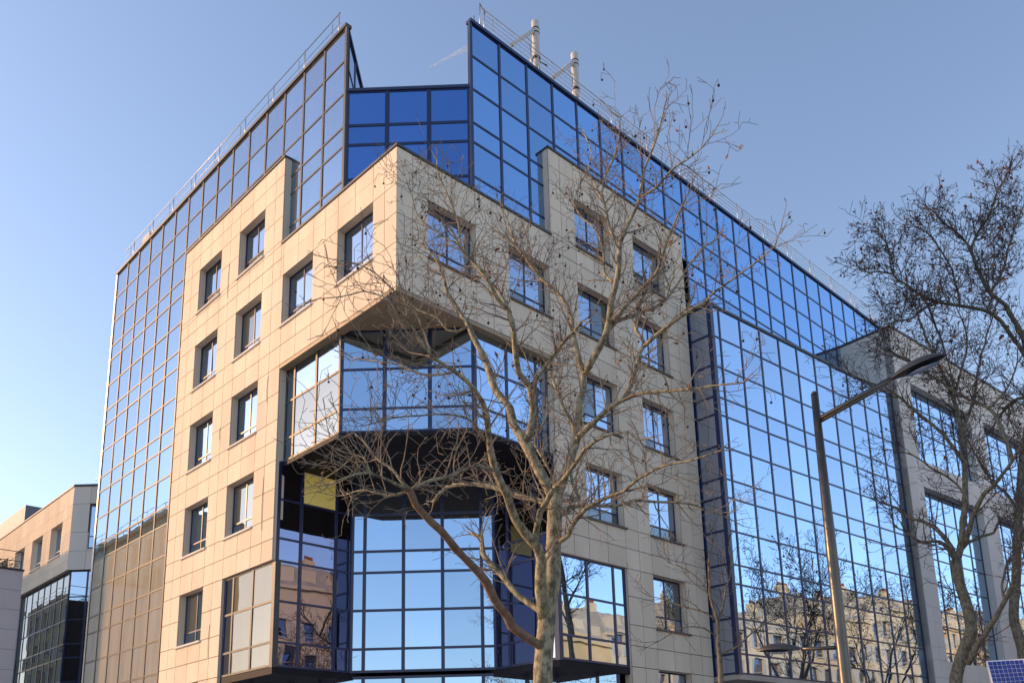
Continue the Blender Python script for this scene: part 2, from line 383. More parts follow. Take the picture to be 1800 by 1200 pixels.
for W, flag in ((LW, 'L'), (RW, 'R')):
    inner = cellwall('stone_wall', W, [.034 if flag == 'L' else .05]+sj[1:], zj, lambda i, j: stone_ok((sj[i]+sj[i+1])/2, (zj[j]+zj[j+1])/2), -.34, -.034, ('joint', 'stone'), B)
    inner['label'] = 'sunlit cream stone facade on the left' if flag == 'L' else 'shaded pale grey stone facade on the right'
    # panels
    for i in range(len(sj)-1):
        a0, a1 = sj[i], sj[i+1]
        for zi in range(len(zj)-1):
            z0, z1 = zj[zi], zj[zi+1]
            # skip duplicate joint lines of the two parapet heights
            zt = ZTOP_LOW if a1 <= SP else ZTOP_HIGH
            if a1 > SP and z0 in (20.36,): continue
            if a1 > SP and z1 == 20.36: z1 = 20.364 if False else z1
            am, zm = (a0+a1)/2, (z0+z1)/2
            if a0 == 6.66:                                   # sliver beside the step in the parapet: joined to its neighbour
                if zm > 19.7: am = 6.7
                else: continue
            elif a0 == SP and zm < 19.7: am = 7.0
            if not stone_ok(am, zm): continue
            A0, A1, Z0, Z1 = a0, a1, z0, z1
            if a1 > SP:                                    # rows above/below parapet line of the corner block are whole
                if abs(z1-20.36) < .002 or abs(z0-20.365) < .02: pass
            if a0 == SP and zm < 19.7: A0 = 6.66
            g = .0115
            st = .0
            if flag == 'R' and i == 0: A0 = .004
            piece('stone_panel', W, A0+g, A1-g, Z0+g, Z1-g, 0, .032, 'stone', inner)
    # coping strips
    for a0, a1, zt in ((-.04, SP, ZTOP_LOW), (SP-.03, SE+.03, ZTOP_HIGH)):
        if flag == 'R' and a0 < 0: a0 = .042
        box('coping', W, a0, a1, -.30, .045, zt+.002, zt+.085, 'coping', B)
    # windows
    for c0, h in WIN:
        a0, a1, z0, z1 = c0, c0+1.97, h-2.0, h
        d = -.27; fwid = .055
        fr = cellwall('window', W, [a0, a0+fwid, (a0+a1)/2-.03, (a0+a1)/2+.03, a1-fwid, a1], [z0, z0+fwid, z0+.50, z0+.56, z1-fwid, z1],
                      lambda i, j: i in (0, 2, 4) or j in (0, 2, 4), d-.06, d, ('navy_frame', 'navy_frame'), B)
        for p0, p1 in ((a0+fwid, (a0+a1)/2-.03), ((a0+a1)/2+.03, a1-fwid)):
            for q0, q1 in ((z0+fwid, z0+.50), (z0+.56, z1-fwid)):
                piece('window_pane', W, p0, p1, q0, q1, d-.02, .012, 'grey_blind_reflection_glass' if rnd.random() < .22 else ('left_window_glass' if flag == 'L' else 'window_glass'), fr, .004)
        box('room_back', W, a0, a1, d-.12, d-.07, z0, z1, 'dark_back', fr)
        box('sill', W, a0-.03, a1+.10, -.25, .07, z0-.055, z0+.012, 'sill' if flag == 'R' else 'stone_grey', fr)
        pass
    # soffit edge under the overhanging corner
    # attic glass
    xs = [3.34+1.383*k for k in range(16 if flag == 'L' else 31)]
    if flag == 'L':
        vis = lambda a0, a1, z0, z1: (a0 > 14.9) or (a1 > SP and z1 > ZTOP_HIGH-.3) or (a0 < SP and z1 > ZTOP_LOW-.2)
        curtain('curtain_wall', W, xs, LEV, -.28, 'mirror_glass_dusty', B, vis, frame='grey_frame',
                glassfn=lambda i, j, a, z: 'mirror_glass_dusty' if z > 12.6 else 'mirror_glass_glow', label='left mirrored curtain wall rising to the roof')
    else:
        vis = lambda a0, a1, z0, z1: (a0 > 14.9 and z1 > 19.7) or (SP < a1 and a0 < 15 and z1 > ZTOP_HIGH-.3) or (a0 < SP and z1 > ZTOP_LOW-.2)
        curtain('curtain_wall', W, xs, [z for z in LEV if z > 18], -.28, 'attic_glass', B, vis, label='right blue mirrored attic curtain wall')
    # roof edge cap
    box('roof_cap', W, 3.30, xs[-1]+.05, -.45, -.20, ROOF+.002, ROOF+.13, 'coping' if flag == 'L' else 'navy_frame', B)
    # side of the raised stone block (return towards the glass)
    # glass storey under the overhang
    ms = [3.34, 4.72, 6.10, 6.64]
    zs = [12.69, 13.46, 14.81, 16.14]
    curtain('curtain_wall', W, ms, zs, -.30, 'mirror_glass' if flag == 'R' else 'mirror_glass_dusty', B, glassfn=None if flag == 'R' else (lambda i, j, a, z: 'left_window_glass' if j == 2 else ('grey_blind_reflection_glass' if i < 2 else 'left_window_glass')), frame='navy_frame' if flag == 'R' else 'grey_frame', label='glazed storey beneath the overhanging corner')  # left lower rows: reflected building painted into the pane colour
    # projecting glass box at the side of the entrance
    curtain('curtain_wall', W, [6.74, 8.10, 9.48, 10.11], [5.76, 6.53, 7.88, 9.19], -.13, 'mirror_glass', B, glassfn=None if flag == 'R' else (lambda i, j, a, z: 'tan_reflection_glass' if i < 2 else 'dark_glass'), frame='navy_frame' if flag == 'R' else 'grey_frame', label='projecting glass box beside the recess')  # left panes: tan and dark parts of a reflection painted as glass colours
    box('corner_post', W, 6.60, 6.75, -.30, -.10, 5.70, 9.20, 'navy_frame' if flag == 'R' else 'grey_frame', B)
    box('corner_post', W, 10.02, 10.128, -.30, -.10, 5.70, 9.20, 'navy_frame', B)

# chamfers
def diag(c): return c*c45
CH1 = Wall((.30, 3.34), (1, -1), (-1, -1)); L1 = 3.04*math.sqrt(2)
cm = [.05, L1/3, 2*L1/3, L1-.05]
curtain('curtain_wall', CH1, cm, [z for z in LEV if 20 < z < 25.3], 0, 'deep_blue_glass', B, mw=.15, tw=.10, tilt=.001, label='deep blue glass chamfer between the two attic wings')
box('roof_cap', CH1, 0, L1, -.12, .06, 25.225, 25.34, 'blue_panel', B)
curtain('curtain_wall', CH1, cm, [12.69, 13.46, 14.81, 16.14], 0, 'mirror_glass', B, mw=.13, label='chamfered glass under the overhanging corner')
for W in (LW, RW):
    box('corner_post', W, 3.28, 3.40, -.32, -.235, 20.9, ROOF, 'grey_frame' if W is LW else 'navy_frame', B)
# slot behind the chamfer
slotL = Wall((.31, 3.37), (1, 1), (1, -1)); slotR = Wall((3.33, .33), (1, 1), (-1, 1))
for W in (slotL, slotR):
    curtain('curtain_wall', W, [.12, 1.5, 2.9, 4.3, 5.7], [z for z in LEV if z > 25], 0, 'mirror_glass', B, label='glazed side of the roof slot')
    box('roof_cap', W, .1, 6.2, -.12, .06, ROOF+.002, ROOF+.13, 'navy_frame', B)
# recess walls A (faces right), C (faces left), B chamfer
WA = Wall((.12, 6.66), (1, 0), (0, -1)); WC = Wall((6.66, .12), (0, 1), (-1, 0))
zrec = [5.76, 6.53, 7.88, 9.23, 10.0, 11.35, 12.66]
for W, gm in ((WA, 'dark_glass'), (WC, 'dark_glass')):
    gf = (lambda i, j, a, z: 'yellow_blind' if (i == 1 and j == 5) else 'dark_glass') if W is WA else (lambda i, j, a, z: 'dark_glass')
    curtain('curtain_wall', W, [.06, .93, 2.31, 2.98], zrec, 0, gm, B, mw=.11, glassfn=gf, label='shaded glass side of the entrance recess')
WB = Wall((3.09, 6.66), (1, -1), (-1, -1)); LB = 3.57*math.sqrt(2)
bm = [.03, .47, 1.84, 3.21, 4.58, LB-.03]
curtain('curtain_wall', WB, bm, zrec, 0, 'mirror_glass', B, mw=.12, tw=.09, label='pale blue glass front of the entrance recess')
gm_ = [-4.1, -3.4, -2.05, -1.0, .47, 1.84, 3.21, 4.58, 6.05, 7.1, 8.45, 9.15]
curtain('curtain_wall', WB, gm_, [0, 1.1, 2.45, 3.8, 5.55], -.02, 'mirror_glass', B, mw=.12, tw=.09, label='ground floor glass beneath the projecting boxes')
# soffits
prism('soffit', [(-.0, 0), (0.004, 6.655), (.35, 6.655), (.35, .35), (6.655, .35), (6.655, .004)], 16.02, 16.145, 'soffit_tan', B)
prism('soffit_joint', [(.335, .335), (.335, 6.6), (.42, 6.6), (.42, .42), (6.6, .42), (6.6, .335)], 16.10, 16.158, 'joint', B)
prism('soffit', [(.35, .35), (.35, 6.6), (2.2, 6.6), (6.6, 2.2), (6.6, .35)], 16.16, 16.30, 'soffit_tan', B)
prism('soffit', [(.26, 6.655), (.26, 3.30), (3.30, .26), (6.655, .26), (6.655, 3.2), (3.2, 6.655)], 12.50, 12.655, 'soffit_dark', B)
prism('soffit', [(.10, 6.58), (.10, 10.12), (.9, 10.12), (3.6, 6.58)], 5.48, 5.70, 'soffit_dark', B)
prism('soffit', [(6.58, .10), (10.12, .10), (10.12, .9), (6.58, 3.6)], 5.48, 5.70, 'soffit_dark', B)
# inner building mass behind the glass
prism('concrete_core', [(.9, 24), (.9, 11), (11, .9), (14.8, .9), (14.8, 2.0), (58, 2.0), (58, 15), (15, 15), (15, 24)], 0, 12.4, 'dark_back', B)
prism('concrete_core', [(.9, 24), (.9, 4.6), (4.6, .9), (58, .9), (58, 15), (15, 15), (15, 24)], 12.7, 25.0, 'dark_back', B)
prism('roof', [(.5, 24), (.5, 3.72), (6.2, 9.42), (9.42, 6.2), (3.72, .5), (58, .5), (58, 15), (15, 15), (15, 24)], 25.02, 27.6, 'roof_metal', B)
prism('roof', [(.4, 3.5), (3.5, .4), (8.9, 5.8), (5.8, 8.9)], 25.0, 25.16, 'roof_metal', B)
# far ends
ENDW = Wall((.3, 24.13), (1, 0), (0, 1)); box('end_wall', ENDW, 0, 15, -.1, .1, 0, ROOF+.12, 'grey_frame', B)
box('corner_post', LW, 24.06, 24.22, -.34, -.24, 0, ROOF, 'rail_steel', B)

# --- projecting bay on the right (turned 4.5 degrees)
th = .079
uB = (math.cos(th), -math.sin(th)); nB = (-math.sin(th), -math.cos(th))
BW = Wall((15.146, -1.021), uB, nB)
bz = [20.96, 19.63, 18.28, 16.93, 16.16, 14.81, 13.46, 12.69, 11.34, 9.99, 9.22, 7.87, 6.52, 5.78]
bmul = [.06]+[.609+1.406*k for k in range(11)]
curtain('curtain_wall', BW, bmul, bz, 0, 'mirror_glass', B, mw=.09, tw=.07, tilt=.0022, label='large projecting bay of blue mirrored glass')
SW = Wall((15.15, 0), (0, -1), (-1, 0))
curtain('curtain_wall', SW, [.04, .94], bz, 0, 'side_glass', B, mw=.06, tw=.09, label='narrow dark glass side of the bay')
box('corner_post', SW, .90, 1.08, -.20, .03, 5.72, 20.98, 'navy_frame', B)
box('corner_post', SW, -.03, .03, -.05, .03, 5.72, 20.98, 'navy_frame', B)
prism('bay_roof', [(15.1, .24), (15.1, -1.07), tuple(BW.p(14.8, .05, 0))[:2], (29.95, .24)], 20.965, 21.08, 'coping', B)
prism('soffit', [(15.12, .24), (15.12, -1.05), tuple(BW.p(14.8, .03, 0))[:2], (29.9, .24)], 5.55, 5.74, 'soffit_cream', B)
LOW = Wall((15.1, .95), (1, 0), (0, -1))
boxes('stone_wall', LOW, [(0, .5, -.3, 0, 0, 5.5), (2.2, 3.4, -.3, 0, 0, 5.5), (6.2, 7.4, -.3, 0, 0, 5.5), (10.4, 11.6, -.3, 0, 0, 5.5)], 'soffit_tan', B)
box('curtain_wall', LOW, 0, 14.7, -.36, -.31, 0, 5.5, 'dark_glass', B)

# --- stone-framed wing beyond the bay
WW = Wall(tuple((BW.p(14.78, .33, 0)))[:2], uB, nB)
WS = Wall(tuple((BW.p(14.78, .33, 0)))[:2], (-nB[0], -nB[1]), (-uB[0], -uB[1]))
WT = 24.72
wz = sorted(set([0, 2.3, 4.6, 5.75, 6.52, 7.38, 8.0, 9.22, 9.99, 11.34, 12.69, 13.46, 14.81, 16.30, 17.02, 17.75, 19.63, 20.8, 22.0, 22.9, 23.8, WT]))
ws = [0, .72, 1.45]
x = 1.45; panels_s = []
bays = []
while x < 34:
    bays.append((x, x+6.7)); ws += [x+q*6.7/8 for q in range(1, 9)]; ws += [x+6.7+.9, x+6.7+1.8]; x += 8.5
ws = [round(q, 3) for q in ws]
def wsolid(a, z):
    for b0, b1 in bays:
        if b0 < a < b1 and (17.75 < z < 22.0 or 7.38 < z < 16.30): return False
    return True
ww = cellwall('stone_wall', WW, ws, wz, lambda i, j: wsolid((ws[i]+ws[i+1])/2, (wz[j]+wz[j+1])/2), -.45, -.034, ('joint', 'stone_grey'), B)
ww['label'] = 'far stone-framed wing at the right'
for i in range(len(ws)-1):
    for j in range(len(wz)-1):
        if wsolid((ws[i]+ws[i+1])/2, (wz[j]+wz[j+1])/2):
            piece('stone_panel', WW, ws[i]+.006+(.004 if i == 0 else 0), ws[i+1]-.006, wz[j]+.006, wz[j+1]-.006, 0, .032, 'stone_grey', ww)
for b0, b1 in bays:
    ms = [b0+.02+(b1-b0-.04)*q/5 for q in range(6)]
    curtain('curtain_wall', WW, ms, [17.77, 19.63, 20.98, 21.98], -.40, 'mirror_glass', B, mw=.09, tw=.07, tilt=.002, label='upper glazing of the far wing')
    curtain('curtain_wall', WW, ms, [7.40, 7.88, 9.22, 9.99, 11.34, 12.69, 13.46, 14.81, 16.28], -.40, 'mirror_glass', B, mw=.09, tw=.07, tilt=.002, label='lower glazing of the far wing')
side = box('stone_wall', WS, .034, 3.1, -.4, -.034, 0, WT, 'joint', B)
for a0, a1 in ((.0, .75), (.75, 1.5), (1.5, 2.25), (2.25, 2.95)):
    for z0, z1 in zip([0]+[q for q in wz if q > 5], [q for q in wz if q > 5]):
        piece('stone_panel', WS, a0+.006, a1-.006, z0+.006, z1-.006, 0, .032, 'stone_grey', side)
box('coping', WW, -.04, 34, -.6, .05, WT+.002, WT+.12, 'coping', B)
box('coping', WS, .06, 3.05, -.3, .05, WT+.004, WT+.122, 'coping', B)
pq = [tuple(WW.p(.4, -.45, 0))[:2], tuple(WW.p(35, -.45, 0))[:2], tuple(WW.p(35, -3.2, 0))[:2], tuple(WW.p(.4, -3.0, 0))[:2]]
prism('concrete_core', pq, 0, WT-.1, 'dark_back', B)

# sealing strip marks on the sunlit facade
for (a, z, h) in ((10.88, 22.1, 1.5), (7.41, 12.3, 1.9), (7.41, 16.0, 1.0), (10.9, 7.7, 1.2), (10.9, 15.2, .5)):
    pts = [(LW.p(a+.05*math.sin(math.pi*k/8), .012, z-h*k/8), .008) for k in range(9)]
    V, F = [], []; tube(V, F, pts, 3); link('sealant_bead', mesh('sealant_bead', V, F, 'joint'), B)

# --- railings on the roof
def railing(W, s0, s1, d, z, heights, post_s, label):
    g = tubes('railing', [([W.p(s0, d, z+h), W.p(s1, d, z+h)], .018 if h > .9 else .010) for h in heights], 'rail_steel', B, 6)
    g['label'] = label
    for k, a in enumerate(post_s):
        tubes('rail_post', [([W.p(a, d, z), W.p(a, d, z+heights[-1]+.06)], .022)], 'rail_steel', g, 6)
        if k % 1 == 0: tubes('rail_stay', [([W.p(a+.45, d-.02, z), W.p(a+.45, d-.02, z+heights[-1]-.08)], .013)], 'rail_steel', g, 5)
railing(RW, 4.05, 42, -.36, ROOF+.1, [.22, .42, .62, .82, 1.02], [4.1+2.36*k for k in range(16)], 'thin steel guard rail along the right roof edge')
railing(LW, 3.9, 23.6, -.36, ROOF+.1, [.55, 1.0], [4.0+2.30*k for k in range(9)], 'thin steel guard rail along the left roof edge')
tubes('rail_gate', [([RW.p(3.9, -.36, ROOF+.1), RW.p(3.9, -.36, ROOF+1.25), RW.p(4.3, -.5, ROOF+1.2)], .03), ([RW.p(4.1, -.9, ROOF+.1), RW.p(4.1, -.9, ROOF+1.25)], .03)], 'rail_steel', B, 6)
prism('roof_upstand', [(.42, 20.6), (.42, 21.5), (.55, 21.5), (.55, 20.6)], ROOF, ROOF+.85, 'stone_grey', B)

# --- telecom masts
def mast(sx, top, label):
    t = thing('antenna_mast', label, 'antenna', (sx, .9, 27.6), 'telecom masts on the roof')
    def cyl(nm, z0, z1, r, mat, par=t, n_=14):
        V, F = [], []; tube(V, F, [(Vector((0, 0, z0)), r*.96), (Vector((0, 0, z0+.04)), r), (Vector((0, 0, z1-.04)), r), (Vector((0, 0, z1)), r*.8)], n_)
        return link(nm, mesh(nm, V, F, mat, smooth=False), par)
    h = top-27.6
    cyl('shaft', 0, h-1.75, .125, 'mast_white'); cyl('radome', h-1.70, h, .15, 'mast_white')
    for z in (h-.42, h-.62): cyl('strap', z, z+.05, .165, 'black_strap')
    cyl('strap', h-1.80, h-1.68, .17, 'black_strap')
    for k in range(6): cyl('clamp', .5+.16*k, .55+.16*k, .14, 'rail_steel')
    # diagonal stay towards the roof edge
    a, b_ = Vector((-.1, 0, h-.50)), Vector((-1.42, -.05, h-2.08))
    V, F = [], []; tube(V, F, [(a, .10), (b_, .085)], 6); arm = link('arm', mesh('arm', V, F, 'mast_white'), t)
    V, F = [], []; tube(V, F, [(a.lerp(b_, .35)+Vector((0, 0, -.05)), .02), (Vector((-.1, 0, h-1.15)), .02)], 5); link('brace', mesh('brace', V, F, 'rail_steel'), t)
    for k in range(4):
        p = a.lerp(b_, .45+.16*k)
        V, F = [], []; tube(V, F, [(p+Vector((0, 0, .08)), .03), (p-Vector((0, 0, .10)), .03)], 6); link('bolt', mesh('bolt', V, F, 'black_strap'), arm)
    V, F = [], []; tube(V, F, [(b_, .03), (Vector((b_.x, b_.y, .05)), .03)], 6); link('foot', mesh('foot', V, F, 'rail_steel'), t)
    return t
m1 = mast(7.36, 31.15, 'taller white telecom mast with diagonal arm, nearer the chamfered corner')
V, F = [], []; tube(V, F, [(Vector((.1, 0, 1.75)), .03), (Vector((.5, -.1, 1.72)), .03)], 6); link('small_aerial', mesh('small_aerial', V, F, 'black_strap'), m1)
mast(9.66, 31.12, 'second white telecom mast, further right along the roof edge')

# ------------------------------------------------------------------ sister building at the lower left
N = thing('stone_office_block', 'cream stone office block with dark glass bay at the far left', 'building', (2.0, 33.4, 0))
N.location = (0, 0, 0)
NW = Wall((2.0, 33.35), (0, 1), (-1, 0)); NT = 19.35
nh = [17.6-3.47*k for k in range(5)]
ns = [0, .75, 1.5]; q = 1.5; ncols = []
while q < 40: ncols.append(q); ns += [q+1.0, q+2.0, q+2.75, q+3.5]; q += 3.5
nz = sorted(set([14.4, NT, 18.3, 17.6, 16.6, 15.6, 15.0]))
def nsolid(a, z):
    for c in ncols:
        if c < a < c+2.0 and 15.6 < z < 17.6: return False
    return True
nw = cellwall('stone_wall', NW, ns, nz, lambda i, j: nsolid((ns[i]+ns[i+1])/2, (nz[j]+nz[j+1])/2), -.4, -.034, ('joint', 'stone'), N)
for i in range(len(ns)-1):
    for j in range(len(nz)-1):
        if ns[i] < 26 and nsolid((ns[i]+ns[i+1])/2, (nz[j]+nz[j+1])/2):
            piece('cladding_panel', NW, ns[i]+.006, ns[i+1]-.006, nz[j]+.006, nz[j+1]-.006, 0, .032, 'stone', nw)
for c in ncols[:7]:
    fr = cellwall('window', NW, [c, c+.06, c+.97, c+1.03, c+1.94, c+2.0], [15.6, 15.66, 16.1, 16.15, 17.54, 17.6], lambda i, j: i in (0, 2, 4) or j in (0, 2, 4), -.36, -.30, ('white_frame', 'white_frame'), N)
    for p0, p1 in ((c+.06, c+.97), (c+1.03, c+1.94)): piece('window_pane', NW, p0, p1, 15.66, 17.54, -.33, .012, 'window_glass', fr, .002)
    box('sill', NW, c-.05, c+2.05, -.3, .06, 15.54, 15.605, 'stone_grey', fr)
box('coping', NW, -.03, 40, -.3, .05, NT+.002, NT+.09, 'coping', N)
# chamfered end with grey panels
NC = Wall((2.0, 33.35), (1, -1), (-1, -1))
nc = box('stone_wall', NC, .034, 4.2, -.4, -.034, 14.4, NT, 'joint', N)
for a0, a1 in ((0, 1.0), (1.0, 2.15), (2.15, 3.2), (3.2, 4.2)):
    for z0, z1 in ((14.4, 15.5), (15.5, 16.6), (16.6, 18.3), (18.3, NT)):
        if a0 == 1.0 and z0 == 16.6: continue
        piece('cladding_panel', NC, a0+.008, a1-.008, z0+.008, z1-.008, 0, .032, 'stone_grey', nc)
fr = cellwall('window', NC, [1.05, 1.12, 2.03, 2.1], [15.62, 15.7, 16.3, 16.36, 18.1, 18.2], lambda i, j: i in (0, 2) or j in (0, 2, 4), -.03, .012, ('navy_frame', 'navy_frame'), N)
piece('window_pane', NC, 1.12, 2.03, 15.7, 18.1, .002, .012, 'window_glass', fr, .001)
box('coping', NC, 0, 4.2, -.3, .05, NT+.004, NT+.12, 'coping', N)
curtain('glazed_bay', NW, [.1+1.1*k for k in range(9)], [0, 2.5, 3.3, 4.65, 6.0, 6.77, 8.12, 9.47, 10.24, 11.6, 12.9, 14.38], -.25, 'grey_blind_reflection_glass', N, mw=.07, tw=.07, frame='blue_panel')
curtain('glazed_bay', NC, [.1, 1.1, 2.2, 3.2, 4.2], [0, 2.5, 3.3, 4.65, 6.0, 6.77, 8.12, 9.47, 10.24, 11.6, 12.9, 14.38], -.25, 'window_glass', N, mw=.09, tw=.07, frame='blue_panel')
box('stone_wall', NW, 9.0, 40, -.3, .0, 0, 14.4, 'stone_grey', N)
prism('concrete_core', [(2.5, 73), (2.5, 33.9), (5.2, 31.2), (20, 31.2), (20, 73)], 0, 19.2, 'dark_back', N)
pent = prism('penthouse', [(3.2, 47.2), (3.2, 60), (8, 60), (8, 47.2)], 19.2, 22.0, 'roof_metal', N)
tubes('roof_rail', [([(3.6, 32.6, 19.45), (3.6, 32.6, 20.3), (3.2, 33.6, 20.1)], .03), ([(4.2, 32.2, 19.45), (4.2, 32.2, 20.35), (4.5, 31.9, 20.4)], .03)], 'rail_steel', N, 5)
A = thing('white_annex', 'plain white wall with planted roof terrace below the cream stone block', 'building', (-2.6, 30.5, 0))
A.location = (0, 0, 0)
AW = Wall((-6.2, 30.5), (1, 0), (0, -1))
aw = prism('wall', [(-6.2, 30.54), (-.98, 30.54), (-.98, 33.2), (-6.2, 33.2)], 0, 13.3, 'joint', A)
for i in range(4):
    for j in range(13):
        z0 = 13.3-1.02*(j+1)
        piece('cladding_panel', AW, .01+1.305*i, 1.295+1.305*i, max(.02, z0)+.008, z0+1.012, 0, .035, 'white_wall', aw)
box('coping', AW, -.02, 5.25, -2.7, .05, 13.302, 13.40, 'coping', A)
for k in range(2): tubes('terrace_rail', [([AW.p(0, .0, 13.8+.5*k), AW.p(5.1, .0, 13.8+.5*k), AW.p(5.1, -2.2, 13.8+.5*k)], .02)], 'coping', A, 5)
for k in range(4): tubes('rail_post', [([AW.p(.1+1.66*k, 0, 13.4), AW.p(.1+1.66*k, 0, 14.3)], .02)], 'coping', A, 5)
V, F = [], []
for k in range(700):
    p = AW.p(rnd.uniform(.1, 5.0), -rnd.uniform(.15, .8), 13.45+abs(rnd.gauss(0, .22))); d = Vector((rnd.gauss(0, 1), rnd.gauss(0, 1), rnd.gauss(0, 1))).normalized()*.06; e = d.orthogonal().normalized()*.03
    b0 = len(V); V += [tuple(p-d), tuple(p+e), tuple(p+d), tuple(p-e)]; F.append((b0, b0+1, b0+2, b0+3))
o = link('terrace_planting', mesh('terrace_planting', V, F, 'hedge')); o['kind'] = 'stuff'; o['label'] = 'low planting along the white annex terrace'

# ------------------------------------------------------------------ buildings across the streets (seen mirrored in the glass)
def street_house(W, s0, width, hgt, mat, roofmat, label, group, mans=3.2, dp=1.0, flat=False):
    t = thing('stone_house', label, 'building', (0, 0, 0), group)
    t.location = (0, 0, 0)
    nb = max(3, int(width/2.6)); pitch = width/nb
    se = [s0]; 
    for k in range(nb): se += [s0+pitch*k+pitch*.28, s0+pitch*k+pitch*.72]
    se += [s0+width]; se = sorted(se)
    ze = [0]; z = .9
    while z+2.1 < hgt-.4: ze += [z, z+2.05]; z += 3.2
    ze += [hgt]
    ok = lambda i, j: not (i % 2 == 1 and j % 2 == 1 and i < len(se)-1 and j < len(ze)-1)
    wl = cellwall('wall', W, se, ze, ok, -.4, 0, (mat, mat), t)
    box('glazing', W, s0+.1, s0+width-.1, -.36, -.30, .2, hgt-.3, 'dark_glass', t)
    L = []
    for i in range(1, len(se)-1, 2):
        for j in range(1, len(ze)-1, 2):
            a0, a1, z0, z1 = se[i], se[i+1], ze[j], ze[j+1]
            L.append((a0-.12, a1+.12, .003, .10, z1, z1+.16)); L.append((a0-.1, a1+.1, .003, .16, z0-.1, z0))
            L.append((a0-.5, a0-.02, .003, .05, z0, z1)); L.append((a1+.02, a1+.5, .003, .05, z0, z1))
            L.append((a0, a1, .1, .13, z0+.5, z0+.55)); L.append((a0, a1, .1, .13, z0+.02, z0+.07))
    boxes('shutters', W, L, 'shutter', t, stuff=True)
    boxes('cornice', W, [(s0, s0+width, .003, .35, hgt-.35, hgt), (s0, s0+width, .003, .18, ze[2]+.45, ze[2]+.65)], mat, t)
    # mansard
    p = [W.p(s0, 0, hgt), W.p(s0+width, 0, hgt), W.p(s0+width, -1.3, hgt+mans*.75), W.p(s0, -1.3, hgt+mans*.75), W.p(s0, -6*dp, hgt+mans), W.p(s0+width, -6*dp, hgt+mans), W.p(s0+width, -12*dp, hgt), W.p(s0, -12*dp, hgt)]
    F = [(0, 1, 2, 3), (3, 2, 5, 4), (4, 5, 6, 7), (0, 3, 4, 7), (1, 6, 5, 2), (0, 7, 6, 1)]
    link('roof', mesh('roof', [tuple(v) for v in p], F, roofmat), t)
    if flat:
        tubes('roof_rail', [([W.p(s0, -.1, hgt+q), W.p(s0+width, -.1, hgt+q)], .02) for q in (.6, 1.05)]+[([W.p(s0+width*k/8, -.1, hgt), W.p(s0+width*k/8, -.1, hgt+1.05)], .02) for k in range(9)], 'coping', t, 5)
    else: boxes('dormers', W, [(se[i]-.1, se[i+1]+.1, -1.2, -.35, hgt+.3, hgt+1.9) for i in range(1, len(se)-1, 2)], 'haussmann_pale', t, stuff=True)
    for k in range(0 if flat else 2):
        a = s0+width*(.15+.6*k); ch = box('chimney', W, a, a+1.6, -5.5*dp, -5.5*dp+.7, hgt+mans*.7, hgt+mans+1.3, 'haussmann', t)
        boxes('chimney_pots', W, [(a+.15+.35*q, a+.35+.35*q, -5.5*dp+.2, -5.5*dp+.45, hgt+mans+1.302, hgt+mans+1.75) for q in range(4)], 'terracotta', ch, stuff=True)
    box('party_wall', W, s0+.02, s0+width-.02, -12*dp, -.41, 0, hgt-.02, mat, t)
    return t
SR = Wall((0, -46), (1, 0), (0, 1)); xx = 26.5
for k, (w, h, mt_, rm) in enumerate([(12, 22.5, 'haussmann_pale', 'zinc'), (15, 20.0, 'haussmann', 'zinc'), (11, 18.2, 'ochre_wall', 'zinc'), (16, 19.5, 'haussmann_pale', 'zinc'), (13, 22.3, 'haussmann', 'zinc'),
                                  (15, 24.0, 'haussmann_pale', 'zinc'), (17, 23.0, 'ochre_wall', 'zinc'), (14, 24.5, 'haussmann', 'zinc'), (18, 22.0, 'haussmann_pale', 'zinc'), (20, 23.0, 'ochre_wall', 'terracotta')]):
    street_house(SR, xx, w, h, mt_, rm, {'haussmann': 'golden', 'haussmann_pale': 'cream', 'ochre_wall': 'ochre'}[mt_]+' stone house, '+['first', 'second', 'third', 'fourth', 'fifth', 'sixth', 'seventh', 'eighth', 'ninth', 'tenth'][k]+' in the row mirrored across the avenue', 'houses across the avenue'); xx += w
WR = Wall((-12.5, 0), (0, 1), (1, 0)); yy = 46
for nth, (w, h, mt_) in zip(('nearest', 'middle', 'farthest'), [(14, 23.4, 'ochre_wall'), (16, 23.4, 'haussmann_pale'), (18, 23.4, 'ochre_wall')]):
    street_house(WR, yy, w, h, mt_, 'zinc', nth+' flat-roofed house mirrored in the left glass, across the side street', 'houses across the side street', .3, .5, flat=True); yy += w

